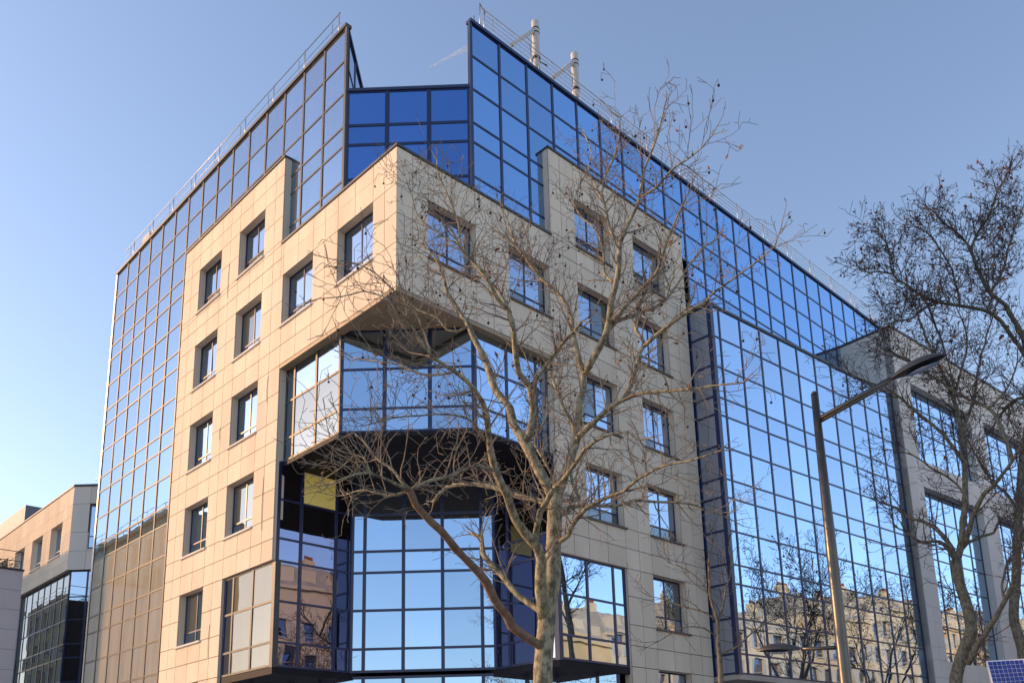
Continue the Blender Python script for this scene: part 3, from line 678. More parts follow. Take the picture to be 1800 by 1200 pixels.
# ------------------------------------------------------------------ trees
TREES = {
'main':[[(-4.151,-9.46,-0.05,0.1979),(-4.171,-9.46,0.6,0.171),(-4.171,-9.46,2.904,0.1583),(-4.17,-9.462,3.256,0.1534),(-4.148,-9.485,3.701,0.1485),(-4.122,-9.512,4.035,0.1433),(-4.088,-9.547,4.426,0.1382),(-4.037,-9.603,4.793,0.133),(-4.014,-9.626,5.214,0.1278),(-3.99,-9.653,5.735,0.1227),(-3.968,-9.676,6.119,0.1172),(-3.943,-9.704,6.391,0.1115)],
[(-4.124,-9.509,4.199,0.0988),(-4.263,-9.593,4.47,0.0933),(-4.404,-9.733,4.826,0.0876),(-4.509,-9.848,5.106,0.0822),(-4.605,-9.875,5.275,0.0771),(-4.861,-9.865,5.431,0.0716),(-5.052,-9.856,5.631,0.0664),(-5.378,-10.006,5.921,0.0604),(-5.595,-10.012,6.209,0.0554),(-5.754,-10.055,6.505,0.0505),(-5.998,-10.257,6.882,0.0451),(-6.118,-10.309,7.095,0.0403),(-6.36,-10.398,7.192,0.0352),(-6.671,-10.356,7.37,0.0304),(-7.078,-10.353,7.459,0.0255),(-7.295,-10.35,7.615,0.021),(-7.57,-10.417,7.826,0.0164),(-7.779,-10.505,7.893,0.012)],
[(-4.147,-9.485,3.719,0.0802),(-4.279,-9.494,3.823,0.078),(-4.527,-9.471,3.936,0.0754),(-4.785,-9.415,4.076,0.0731),(-4.928,-9.455,4.222,0.0708),(-5.216,-9.554,4.433,0.0679),(-5.407,-9.554,4.677,0.0658),(-5.687,-9.642,4.825,0.063),(-5.893,-9.614,4.978,0.0608),(-6.266,-9.687,5.144,0.0579),(-6.598,-9.75,5.336,0.0552),(-6.844,-9.715,5.536,0.0532),(-7.074,-9.846,5.659,0.0506)],
[(-4.129,-9.505,4.29,0.0585),(-4.141,-9.41,4.423,0.055),(-4.219,-9.047,4.698,0.052),(-4.272,-8.74,5.071,0.0489),(-4.414,-8.417,5.493,0.0456),(-4.331,-8.288,5.714,0.0421),(-4.336,-8.283,5.844,0.038),(-4.41,-8.09,5.935,0.0341)],
[(-4.617,-9.863,5.294,0.057),(-4.7,-9.912,5.404,0.0535),(-4.764,-10.007,5.579,0.05),(-4.831,-10.164,5.754,0.0463),(-4.817,-10.262,5.832,0.043),(-4.849,-10.454,5.991,0.0394),(-4.907,-10.755,6.093,0.0356),(-4.934,-10.991,6.249,0.0321),(-4.992,-11.238,6.388,0.0286),(-4.995,-11.458,6.441,0.0252),(-5.001,-11.706,6.465,0.0219),(-4.971,-11.993,6.416,0.0186),(-4.968,-12.186,6.231,0.0155)],
[(-3.994,-9.648,6.073,0.0509),(-3.999,-9.479,6.221,0.0475),(-4.059,-8.854,6.529,0.045),(-4.169,-8.369,6.766,0.0418),(-4.289,-7.867,6.916,0.0385),(-4.364,-7.396,6.983,0.0349),(-4.417,-7.104,6.768,0.0309)],
[(-3.953,-9.692,6.216,0.0973),(-3.985,-9.615,6.366,0.0926),(-4.059,-9.394,6.835,0.0887),(-4.092,-9.216,7.232,0.0845),(-4.201,-9.131,7.495,0.0794),(-4.161,-8.961,7.737,0.0751),(-4.254,-8.953,7.995,0.0697),(-4.29,-8.691,8.413,0.0653),(-4.331,-8.515,8.93,0.0606),(-4.465,-8.432,9.268,0.0552),(-4.452,-8.243,9.637,0.0503),(-4.528,-8.193,9.821,0.0447),(-4.592,-8.024,10.164,0.0394),(-4.736,-7.895,10.532,0.0339),(-4.737,-7.819,10.88,0.0283),(-4.824,-7.631,11.321,0.0228),(-4.943,-7.324,11.719,0.0171)],
[(-4.137,-9.17,7.336,0.0719),(-4.129,-9.303,7.481,0.0673),(-4.17,-9.438,7.803,0.0628),(-4.292,-9.506,8.174,0.0583),(-4.51,-9.451,8.371,0.0537),(-4.704,-9.58,8.667,0.0489),(-4.806,-9.654,8.929,0.0445),(-4.959,-9.69,9.247,0.0401),(-5.147,-9.639,9.463,0.0358),(-5.454,-9.693,9.703,0.0312),(-5.602,-9.603,9.898,0.0271),(-5.817,-9.561,10.05,0.0228),(-6.025,-9.571,10.31,0.0186),(-6.322,-9.606,10.357,0.0142)],
[(-4.933,-9.715,9.215,0.0278),(-4.92,-9.525,9.614,0.0262),(-5.04,-9.22,10.097,0.0244),(-5.089,-8.965,10.5,0.0226),(-5.117,-8.737,10.876,0.0207),(-5.021,-8.574,11.431,0.0189),(-5.072,-8.391,11.989,0.0168),(-5.056,-8.089,12.639,0.0149),(-5.046,-8.013,13.027,0.0126)],
[(-3.944,-9.703,6.361,0.0836),(-3.876,-9.722,6.489,0.0793),(-3.713,-9.756,6.855,0.0756),(-3.554,-9.787,7.279,0.0718),(-3.437,-9.793,7.668,0.0678),(-3.337,-9.739,8.081,0.0639),(-3.166,-9.7,8.466,0.06),(-3.08,-9.641,8.764,0.0557),(-3.145,-9.605,9.018,0.0508),(-3.099,-9.484,9.559,0.0466),(-2.967,-9.32,10.04,0.0423),(-3,-9.253,10.333,0.0374),(-3.107,-8.984,10.751,0.0327),(-3.235,-8.697,11.189,0.0278),(-3.329,-8.323,11.816,0.0229),(-3.45,-8.016,12.203,0.0178)],
[(-3.128,-8.961,10.777,0.0265),(-3.131,-8.6,11.339,0.0243),(-3.166,-8.296,11.753,0.0218),(-3.18,-8.088,12.188,0.0192),(-3.059,-7.88,12.631,0.0166),(-3.087,-7.757,13.046,0.0138)],
[(-3.088,-9.632,8.732,0.0652),(-3.029,-9.905,9.062,0.0613),(-2.971,-10.11,9.383,0.0576),(-3.064,-10.313,9.722,0.0537),(-3.03,-10.409,10.077,0.0502),(-3.053,-10.53,10.454,0.0467),(-3.131,-10.635,10.701,0.0429),(-3.14,-10.665,10.849,0.0394)],
[(-3.14,-10.664,10.827,0.0296),(-3.206,-10.508,11.123,0.0267),(-3.173,-10.388,11.737,0.0239),(-3.144,-10.365,12.205,0.0209),(-2.839,-10.448,12.909,0.018),(-2.784,-10.521,13.293,0.0148),(-2.711,-10.49,13.721,0.0116)],
[(-3.14,-10.664,10.827,0.0335),(-3.075,-10.85,11.196,0.0296),(-3.02,-11.057,11.572,0.0256),(-3.018,-11.176,12.037,0.0217),(-3.036,-11.44,12.44,0.0176),(-3.018,-11.597,12.786,0.0137),(-2.992,-11.699,13.103,0.0098)],
[(-3.173,-10.388,11.737,0.0202),(-3.147,-10.232,12.161,0.0179),(-3.143,-10.051,12.621,0.0156),(-3.005,-10.026,13.071,0.0132),(-2.991,-9.899,13.523,0.0107)],
[(-3.02,-11.057,11.572,0.0236),(-3.016,-11.419,11.564,0.0205),(-3.027,-11.734,11.711,0.0176),(-3.033,-12.085,11.722,0.0147),(-3.096,-12.372,11.713,0.0118),(-3.161,-12.616,11.764,0.0091)],
[(-3.014,-10.429,10.184,0.0258),(-3.004,-10.183,10.526,0.0232),(-2.846,-10.045,11.118,0.0206),(-2.734,-9.783,11.772,0.0179),(-2.705,-9.429,12.212,0.0151),(-2.644,-9.183,12.747,0.0121)],
[(-3.554,-9.787,7.279,0.0573),(-3.566,-9.893,7.385,0.0522),(-3.509,-10.269,7.594,0.0468),(-3.462,-10.603,7.727,0.0415),(-3.442,-10.779,7.752,0.0365),(-3.394,-11.171,7.777,0.0313),(-3.336,-11.567,7.683,0.0262),(-3.346,-11.96,7.56,0.0211),(-3.293,-12.33,7.499,0.0164),(-3.337,-12.89,7.337,0.0116)],
[(-3.442,-10.779,7.752,0.0461),(-3.262,-10.811,8.087,0.0424),(-2.962,-10.809,8.731,0.0391),(-2.862,-10.82,8.961,0.035),(-2.87,-10.713,9.257,0.0308),(-2.688,-10.625,9.698,0.0269),(-2.518,-10.684,10.102,0.0226),(-2.232,-10.813,10.553,0.0182)],
[(-2.882,-10.793,8.87,0.0385),(-2.86,-11.047,8.986,0.0362),(-2.817,-11.234,9.081,0.0342),(-2.788,-11.681,9.214,0.0317),(-2.705,-11.984,9.288,0.0295)],
[(-2.705,-11.984,9.288,0.0203),(-2.705,-12.166,9.391,0.0183),(-2.678,-12.324,9.432,0.0164),(-2.662,-12.686,9.512,0.0144),(-2.64,-12.975,9.603,0.0124),(-2.697,-13.25,9.651,0.0105),(-2.722,-13.401,9.859,0.0087)],
[(-2.971,-10.11,9.383,0.0399),(-2.73,-10.175,9.687,0.0363),(-2.398,-10.32,9.884,0.0326),(-1.964,-10.581,10.152,0.0288),(-1.59,-10.683,10.589,0.0251),(-1.272,-10.789,11.084,0.0213),(-1.002,-10.918,11.498,0.0172),(-0.669,-11.077,11.81,0.013)],
[(-2.949,-10.138,9.511,0.0359),(-2.871,-10.5,9.769,0.0321),(-2.843,-10.879,9.993,0.0282),(-2.823,-11.133,10.177,0.0245),(-2.896,-11.399,10.45,0.0208),(-2.873,-11.572,10.784,0.0173),(-2.898,-11.821,11.072,0.0138),(-2.97,-12.055,11.232,0.0103)],
[(-4.008,-9.633,5.497,0.0504),(-3.981,-9.797,5.523,0.0465),(-3.965,-9.946,5.578,0.0426),(-4,-10.058,5.705,0.0388),(-4.046,-10.371,5.864,0.0346),(-3.981,-10.718,5.994,0.0307),(-3.977,-11.109,6.011,0.0267),(-3.987,-11.406,6.127,0.0229),(-4.02,-11.893,6.168,0.019),(-4.013,-12.312,6.126,0.0153),(-4.035,-12.751,6.11,0.0118)],
[(-3.989,-9.654,5.783,0.0424),(-3.831,-9.654,5.968,0.0392),(-3.61,-9.678,6.174,0.036),(-3.274,-9.825,6.256,0.0326),(-2.822,-9.979,6.282,0.0293),(-2.416,-10.095,6.45,0.026),(-1.852,-10.304,6.486,0.0225),(-1.449,-10.534,6.492,0.0188),(-0.955,-10.701,6.394,0.0151),(-0.576,-10.878,6.257,0.0112)],
[(-3.947,-9.7,6.235,0.0334),(-3.794,-9.823,6.226,0.0316),(-3.657,-9.913,6.252,0.0298),(-3.672,-9.872,6.406,0.028),(-3.696,-9.826,6.551,0.0262),(-3.678,-9.794,6.742,0.0245)],
[(-3.552,-9.79,7.36,0.0344),(-3.454,-9.667,7.704,0.0317),(-3.411,-9.474,8.065,0.0289),(-3.35,-9.223,8.547,0.0262),(-3.299,-9.08,8.902,0.0231),(-3.188,-8.96,9.196,0.02),(-2.937,-8.997,9.528,0.0168)],
[(-4.281,-9.517,8.061,0.0284),(-4.318,-9.694,8.231,0.0278),(-4.335,-9.979,8.424,0.0272),(-4.387,-10.342,8.616,0.0263),(-4.334,-10.523,8.762,0.0259),(-4.427,-10.815,8.805,0.025)],
[(-7.074,-9.846,5.659,0.0273),(-7.315,-9.818,5.735,0.0237),(-7.71,-9.782,5.782,0.0201),(-7.904,-9.751,5.729,0.0168),(-8.166,-9.767,5.577,0.0134),(-8.244,-9.689,5.534,0.0103)],
[(-7.074,-9.846,5.659,0.0234),(-7.183,-9.472,5.659,0.019),(-7.321,-9.12,5.814,0.0144),(-7.401,-8.742,5.802,0.0098)],
[(-7.074,-9.846,5.676,0.0234),(-7.231,-9.638,5.986,0.0212),(-7.335,-9.46,6.162,0.019),(-7.462,-9.307,6.429,0.0167),(-7.544,-9.158,6.59,0.0144),(-7.659,-8.962,6.527,0.0121),(-7.758,-8.88,6.569,0.0097)],
[(-7.691,-9.795,5.783,0.0151),(-7.698,-9.655,6.039,0.0136),(-7.752,-9.518,6.107,0.0119),(-7.85,-9.274,5.941,0.0103),(-7.957,-9.106,5.831,0.0085)],
[(-7.074,-9.846,5.659,0.0249),(-6.787,-9.985,5.844,0.0248),(-6.477,-10.108,5.94,0.0247),(-6.178,-10.256,6.148,0.0246),(-5.955,-10.322,6.089,0.0243)],
[(-4.529,-8.193,9.72,0.0265),(-4.612,-8.008,9.698,0.0238),(-4.704,-7.848,9.777,0.021),(-4.785,-7.658,10.065,0.0183),(-4.916,-7.324,10.309,0.0155),(-5.116,-7.138,10.535,0.0126)],
[(-3.936,-9.711,6.41,0.0242),(-3.83,-9.474,6.796,0.022),(-3.73,-9.156,7.219,0.0199),(-3.608,-8.917,7.638,0.0175),(-3.274,-8.893,8.115,0.0151),(-3.009,-8.691,8.651,0.0126)],
[(-6.671,-10.356,7.37,0.0176),(-6.731,-10.053,7.402,0.0159),(-6.836,-9.731,7.532,0.0141),(-6.929,-9.377,7.77,0.0124),(-7.058,-9.059,7.894,0.0105),(-7.216,-8.617,8.077,0.0086)],
[(-5.754,-10.055,6.505,0.0184),(-6.105,-10.128,6.814,0.0162),(-6.591,-10.13,6.825,0.0138),(-7.039,-10.052,6.705,0.0116),(-7.527,-10.056,6.523,0.0095),(-8.025,-10.118,6.258,0.0073)],
[(-7.779,-10.505,7.893,0.012),(-7.915,-10.335,8.065,0.0108),(-8.051,-10.11,8.18,0.0095),(-8.274,-9.906,8.099,0.0082),(-8.49,-9.69,8.084,0.0068)],
[(-7.078,-10.353,7.459,0.0141),(-7.325,-10.351,7.946,0.0126),(-7.56,-10.211,8.262,0.0112),(-7.91,-10.165,8.486,0.0097),(-8.223,-10.084,8.546,0.0082),(-8.505,-9.969,8.54,0.0068)],
[(-5.117,-8.737,10.876,0.0178),(-5.372,-8.429,11.14,0.0157),(-5.567,-8.117,11.551,0.0136),(-5.632,-7.987,12.052,0.0114),(-5.687,-7.89,12.429,0.0092)]],
'r1':[[(13.937,-8.87,-0.05,0.2364),(13.917,-8.87,0.6,0.2042),(13.917,-8.87,3.837,0.1891),(13.986,-9.062,4.5,0.1841),(14.016,-9.146,4.85,0.1789),(14.103,-9.395,5.495,0.1737),(14.182,-9.627,5.987,0.1682),(14.188,-9.646,6.504,0.1634),(14.166,-9.578,7.037,0.1588),(14.142,-9.51,7.576,0.1541),(14.138,-9.497,8.221,0.1494)],
[(14.142,-9.509,8.201,0.0896),(14.413,-9.311,8.741,0.0804),(14.677,-8.973,9.308,0.0712),(14.747,-8.675,9.673,0.0611),(14.971,-8.084,10.03,0.0512),(15.12,-7.611,10.51,0.0408),(15.322,-7.085,10.884,0.0299)],
[(14.134,-9.484,8.115,0.0821),(13.821,-9.452,8.5,0.0688),(13.447,-9.323,8.73,0.0556),(12.925,-8.973,8.714,0.0424),(12.517,-8.799,8.963,0.0294)],
[(14.142,-9.509,8.201,0.1195),(14.32,-9.637,8.655,0.1113),(14.412,-9.726,9.197,0.1031),(14.66,-9.817,10.053,0.0953),(14.837,-9.869,10.922,0.0873),(14.959,-9.875,11.425,0.0789),(15.176,-9.863,12.586,0.0709),(15.37,-9.705,13.805,0.0629),(15.41,-9.507,14.761,0.0543),(15.568,-9.219,15.732,0.0456),(15.585,-9.025,16.492,0.0364),(15.743,-8.82,17.674,0.0271)],
[(14.32,-9.637,8.655,0.09),(14.26,-9.831,8.818,0.0821),(13.984,-10.27,9.527,0.0738),(13.842,-10.672,9.986,0.0657),(13.77,-10.921,10.117,0.058),(13.504,-11.656,10.66,0.0497),(13.324,-12.07,11.17,0.0421),(13.003,-12.481,11.815,0.0346)],
[(14.297,-9.568,8.448,0.06),(14.512,-9.764,8.751,0.0529),(14.866,-10.133,8.97,0.0458),(15.11,-10.361,9.073,0.0386),(15.395,-10.503,9.479,0.0316),(15.675,-10.811,9.645,0.0243)],
[(14.075,-9.312,5.16,0.1022),(14.042,-9.505,5.066,0.0953),(13.877,-9.756,5.427,0.0884),(13.804,-10.172,5.869,0.0815),(13.61,-10.572,6.289,0.0745),(13.484,-10.894,6.67,0.0679),(13.401,-11.091,6.923,0.0616),(13.195,-11.431,7.407,0.055)],
[(13.484,-10.894,6.67,0.0447),(13.652,-10.809,7.11,0.0372),(14.049,-10.916,7.813,0.0296),(14.241,-11.132,8.145,0.0215)],
[(14.964,-9.89,11.422,0.062),(14.27,-9.537,12.443,0.0536),(13.742,-9.087,13.101,0.0454),(12.99,-8.625,13.796,0.037),(12.564,-8.24,14.056,0.0286),(12.151,-7.809,14.319,0.0203)],
[(13.504,-11.656,10.66,0.0624),(13.828,-11.399,11.784,0.0567),(14.157,-11.042,12.657,0.0507),(14.346,-10.235,13.486,0.0446),(14.57,-9.214,14.76,0.0385),(14.685,-8.43,15.634,0.0313),(14.802,-7.768,16.252,0.0236)],
[(15.176,-9.863,12.586,0.055),(15.813,-10.185,13.812,0.0468),(16.251,-10.382,15.098,0.0382),(16.756,-10.595,16.229,0.0293),(17.242,-10.858,17.362,0.02)],
[(15.37,-9.705,13.805,0.0416),(15.089,-10.162,14.595,0.0348),(14.785,-10.547,15.341,0.0282),(14.45,-10.583,16.005,0.0219),(14.13,-10.483,16.729,0.0156)],
[(14.144,-10.997,12.65,0.0388),(14.465,-11.445,13.152,0.0309),(14.647,-11.803,13.833,0.0229),(14.897,-11.944,14.818,0.0151)],
[(14.675,-9.865,10.324,0.0397),(14.88,-9.421,11.056,0.0343),(14.977,-8.909,11.512,0.0286),(15.087,-8.309,12.209,0.0227),(15.069,-7.509,12.646,0.0166)]],
'r2':[[(18.371,-9.549,-0.05,0.2191),(18.351,-9.549,0.6,0.1893),(18.351,-9.549,3.997,0.1753),(18.377,-9.638,4.918,0.1701),(18.398,-9.712,5.852,0.165),(18.378,-9.644,6.43,0.1597),(18.372,-9.623,7.008,0.1542),(18.433,-9.833,8.147,0.1487),(18.484,-10.015,9.301,0.1432),(18.539,-10.214,10.466,0.1376),(18.584,-10.378,11.346,0.1317),(18.624,-10.53,12.132,0.1258),(18.694,-10.802,13.205,0.1197),(18.76,-11.064,14.184,0.1136),(18.786,-11.174,15.639,0.1081),(18.787,-11.176,16.676,0.1024)],
[(18.787,-11.176,16.676,0.0853),(18.903,-10.81,17.867,0.0804),(18.958,-10.739,18.165,0.0741),(18.967,-10.314,18.835,0.0684),(19.002,-10.031,19.86,0.0626),(19.006,-9.888,20.731,0.0562),(19.128,-9.783,21.171,0.0497),(19.061,-9.413,21.908,0.0433),(19.091,-8.988,22.584,0.0367),(19.135,-8.765,23.146,0.0299),(19.087,-8.541,23.444,0.0228)],
[(18.777,-11.134,15.974,0.0764),(18.403,-10.909,16.648,0.0713),(18.081,-10.667,17.329,0.0663),(17.903,-10.365,17.677,0.0614),(17.315,-9.754,17.939,0.0562),(16.944,-9.206,18.169,0.0512),(16.602,-8.835,18.378,0.0459),(16.195,-8.484,18.869,0.0407),(15.934,-8.157,19.275,0.0355),(15.524,-8.225,20.206,0.0299),(15.258,-8.083,20.776,0.0246),(15.111,-7.872,20.886,0.0192)],
[(15.918,-8.113,19.358,0.0315),(15.893,-7.68,19.643,0.0266),(15.853,-7.196,19.877,0.0215),(15.953,-6.85,20.484,0.0163)],
[(19.006,-9.888,20.731,0.0544),(19.328,-10.106,21.554,0.0472),(19.656,-10.437,22.162,0.0396),(19.966,-10.792,23.169,0.0321),(20.261,-11.045,23.817,0.0245),(20.473,-11.273,24.368,0.0167)],
[(16.602,-8.835,18.378,0.0434),(16.798,-8.97,17.57,0.0376),(16.971,-9.084,16.704,0.0318),(17.193,-9.144,15.883,0.0262),(17.315,-9.189,14.826,0.0205)],
[(17.315,-9.754,17.939,0.0413),(17.142,-9.763,18.69,0.0366),(17.09,-9.716,19.364,0.0319),(16.854,-9.559,20.018,0.0271),(16.676,-9.232,20.79,0.0225),(16.505,-8.975,21.075,0.0176)],
[(18.967,-10.314,18.835,0.0532),(19.372,-10.658,19.649,0.0455),(19.685,-10.92,20.592,0.0378),(20.045,-11.193,21.564,0.0299),(20.364,-11.518,22.505,0.0219)],
[(18.484,-10.015,9.301,0.0824),(18.579,-10.36,9.838,0.0658),(18.681,-10.751,10.363,0.0492)],
[(18.539,-10.214,10.466,0.0563),(18.706,-9.888,11.195,0.048),(18.823,-9.404,11.976,0.0395),(19.085,-8.998,13.011,0.0307),(19.213,-8.744,13.778,0.0213)],
[(18.766,-11.091,14.387,0.0672),(18.8,-10.689,14.537,0.0566),(18.873,-10.175,14.307,0.0458),(19.004,-9.695,13.856,0.0347)],
[(16.965,-9.274,18.148,0.0381),(16.67,-8.88,18.005,0.0325),(16.202,-8.42,17.581,0.0268),(15.885,-7.947,17.551,0.0212),(15.477,-7.553,17.012,0.0155)],
[(16.195,-8.484,18.869,0.0279),(16.215,-8.278,18.093,0.0238),(16.265,-8.014,17.777,0.0198),(16.137,-7.632,17.553,0.0158)],
[(17.903,-10.365,17.677,0.0378),(18.042,-10.617,18.219,0.0322),(18.159,-10.495,18.993,0.0269),(18.338,-10.796,19.833,0.0214),(18.499,-10.7,20.64,0.0159)]],
'small':[[(8.017,-4.785,-0.05,0.1045),(7.997,-4.785,0.6,0.0903),(7.997,-4.785,3.89,0.0836),(8.015,-4.812,4.537,0.0774),(8.028,-4.833,5.076,0.071),(8.025,-4.828,5.639,0.0645),(8.035,-4.843,6.089,0.058),(8.031,-4.838,6.442,0.0513),(7.959,-4.725,7.045,0.0447),(7.965,-4.734,7.645,0.0381),(7.977,-4.754,8.197,0.0313),(8.053,-4.872,8.762,0.0244),(8.024,-4.827,9.385,0.0175)],
[(8.048,-4.864,5.355,0.0367),(8.223,-5.048,5.48,0.0322),(8.386,-5.238,5.586,0.0277),(8.711,-5.503,5.949,0.0233),(8.922,-5.867,6.219,0.0187),(9.265,-6.143,6.384,0.0142)],
[(8.033,-4.841,6.274,0.037),(8.307,-4.93,6.886,0.0316),(8.516,-4.941,7.428,0.0261),(8.843,-4.94,8.001,0.0206),(9.003,-4.808,8.767,0.0149)],
[(8.028,-4.833,6.358,0.0285),(7.939,-4.616,6.551,0.0252),(7.766,-4.257,6.757,0.0219),(7.627,-3.723,6.982,0.0187),(7.438,-3.398,7.169,0.0153),(7.304,-3.083,7.276,0.0118)],
[(8.043,-4.855,5.854,0.0255),(7.755,-4.605,6.11,0.022),(7.443,-4.238,6.214,0.0185),(7.113,-3.962,6.051,0.0149),(6.785,-3.679,5.806,0.0113)],
[(7.959,-4.725,7.045,0.0258),(7.886,-4.446,7.601,0.0213),(7.767,-4.056,8.006,0.0166),(7.574,-3.694,8.223,0.0118)]]
}
RM = [.0042]
def grow(V, F, tips, p, d, ln, r, lvl, rg, up_=.25, seg=.13, dense=1.0):
    n_ = max(2, int(ln/seg)); pts = [(p, r)]; q = p.copy(); dd = d.normalized(); kids = []
    side = 1
    for i in range(n_):
        dd = (dd+Vector((rg.gauss(0, .17), rg.gauss(0, .17), rg.gauss(0, .15)+up_*.22))).normalized()
        q = q+dd*(ln/n_); rr = r*(1-.75*(i+1)/n_); pts.append((q.copy(), max(rr, RM[0])))
        if lvl > 0 and i >= 0 and rg.random() < .62*dense:
            side = -side
            a = dd.orthogonal().normalized(); a.rotate(Quaternion(dd, rg.uniform(0, 6.28)))
            kids.append((q.copy(), (dd*rg.uniform(.5, .9)+a*rg.uniform(.6, 1.0)).normalized(), ln*rg.uniform(.28, .6)*(1-.35*i/n_), max(rr*.7, RM[0])))
    tube(V, F, pts, 4 if r > .008 else 3, cap=False)
    for k in kids: grow(V, F, tips, *k, lvl-1, rg, up_, seg, dense)
    if lvl == 0: tips.append((q, dd))
def make_tree(key, label, group, barkm, twigm, seed, spacing, tl, lvl, nballs, nleaf, dense=1.0, special=None, rmin=.0042, ks=1, tip=1.0):
    RM[0] = rmin
    rg = random.Random(seed); L = TREES[key]; base = Vector(L[0][0][:3]); base.z = 0
    t = thing('plane_tree', label, 'tree', base, group)
    V2, F2, tips = [], [], []
    for li, line in enumerate(L):
        P = [Vector(q[:3])-base for q in line]; rr = [q[3] for q in line]
        sm = smooth_line(P, rr, .16)
        if li:                                                  # small kinks, as plane branches have
            sm = [(p+Vector((noise.noise(p*2.3), noise.noise(p*2.3+Vector((9, 3, 1))), noise.noise(p*2.3+Vector((2, 7, 5)))))*min(.035, r*1.2), r*(1+.12*noise.noise(p*5))) for p, r in sm]
        V, F = [], []; tube(V, F, sm, 14 if li == 0 else (8 if rr[0] > .03 else 6), wob=.12 if li == 0 else (.16 if special and li in special else .07))
        mt_ = 'torn_bark' if (special and li in special) else barkm
        o = link('trunk' if li == 0 else 'branch', mesh('branch', V, F, mt_, smooth=True), t)
        if special and li in special: o['label'] = 'thick dead branch with torn brown bark'
        if li == 0: start = int(len(sm)*.75)
        else: start = 1
        acc = 0; nxt = rg.uniform(0, spacing)
        for i in range(start, len(sm)-1):
            p, r = sm[i]; d = sm[i+1][0]-p; acc += d.length; d.normalize()
            if acc > nxt and (r < .05 or rg.random() < .25) and not (special and li in special and i < len(sm)*.8):
                nxt = acc+rg.uniform(.5, 1.5)*spacing
                for _ in range(ks if rg.random() < .7 else 1):
                  a = d.orthogonal().normalized(); a.rotate(Quaternion(d, rg.uniform(0, 6.28)))
                  dr = (d*rg.uniform(.3, .8)+a*rg.uniform(.7, 1)+Vector((0, 0, .25))).normalized()
                  grow(V2, F2, tips, p, dr, tl*rg.uniform(.35, 1.1), min(rmin*3.2, max(rmin*1.6, r*.5)), lvl, rg, .3, dense=dense)
        p, r = sm[-1]; d = (p-sm[-2][0]).normalized()
        for _ in range(2 if li else 0): grow(V2, F2, tips, p, (d+Vector((rg.gauss(0, .3), rg.gauss(0, .3), rg.gauss(0, .3)))).normalized(), tl*tip*rg.uniform(.5, .9), max(rmin*1.6, min(r, rmin*3.4)), lvl, rg, .35, dense=dense)
    o = link('twigs', mesh('twigs', V2, F2, twigm), t); o['kind'] = 'stuff'
    # hanging seed balls and the last brown leaves
    V, F = [], []
    phi = (1+5**.5)/2; ico = [Vector(v).normalized() for v in ((-1, phi, 0), (1, phi, 0), (-1, -phi, 0), (1, -phi, 0), (0, -1, phi), (0, 1, phi), (0, -1, -phi), (0, 1, -phi), (phi, 0, -1), (phi, 0, 1), (-phi, 0, -1), (-phi, 0, 1))]
    icf = [(0, 11, 5), (0, 5, 1), (0, 1, 7), (0, 7, 10), (0, 10, 11), (1, 5, 9), (5, 11, 4), (11, 10, 2), (10, 7, 6), (7, 1, 8), (3, 9, 4), (3, 4, 2), (3, 2, 6), (3, 6, 8), (3, 8, 9), (4, 9, 5), (2, 4, 11), (6, 2, 10), (8, 6, 7), (9, 8, 1)]
    hi = sorted(tips, key=lambda q: -q[0].z)[:int(len(tips)*.75)]
    for _ in range(nballs):
        p, _d = rg.choice(hi); ln = rg.uniform(.05, .14); rr = rg.uniform(.017, .026)*(1 if rmin < .006 else 1.5)
        tube(V, F, [(p, .0032), (p-Vector((rg.gauss(0, .01), rg.gauss(0, .01), ln)), .0032)], 3, cap=False)
        c_ = p-Vector((0, 0, ln+rr)); b0 = len(V); V += [tuple(c_+v*rr) for v in ico]; F += [tuple(i+b0 for i in f_) for f_ in icf]
    if V: o = link('seed_balls', mesh('seed_balls', V, F, 'seed'), t); o['kind'] = 'stuff'
    V, F = [], []
    for _ in range(nleaf):
        p, _d = rg.choice(hi); s_ = rg.uniform(.035, .075)*(1 if rmin < .006 else 1.5); a = Vector((rg.gauss(0, 1), rg.gauss(0, 1), rg.gauss(0, 1))).normalized(); b_ = a.orthogonal().normalized(); c_ = a.cross(b_)
        b0 = len(V); V += [tuple(p+a*s_), tuple(p+b_*s_*.7+c_*s_*.3), tuple(p-a*s_*.8+c_*s_*.2), tuple(p-b_*s_*.8-c_*s_*.2), tuple(p-c_*s_*.35)]
        F += [(b0, b0+1, b0+4), (b0+1, b0+2, b0+4), (b0+2, b0+3, b0+4), (b0+3, b0, b0+4)]
    if V: o = link('dry_leaves', mesh('dry_leaves', V, F, 'dry_leaf'), t); o['kind'] = 'stuff'
    return t
G = 'bare plane trees in front of the office'
make_tree('main', 'bare plane tree in the centre with sunlit bark and clustered twigs', G, 'plane_bark', 'twig', 3, .040, .95, 2, 300, 60, 1.2, special={2}, ks=2, tip=.5)
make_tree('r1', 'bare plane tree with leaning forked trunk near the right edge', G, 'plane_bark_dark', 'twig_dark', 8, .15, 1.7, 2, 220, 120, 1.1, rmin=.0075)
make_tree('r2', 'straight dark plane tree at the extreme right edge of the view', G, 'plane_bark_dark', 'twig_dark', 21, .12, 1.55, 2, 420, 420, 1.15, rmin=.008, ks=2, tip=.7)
make_tree('small', 'slender young tree standing before the corner of the glass bay', G, 'plane_bark_dark', 'twig_dark', 5, .30, 1.3, 1, 0, 0, rmin=.005)

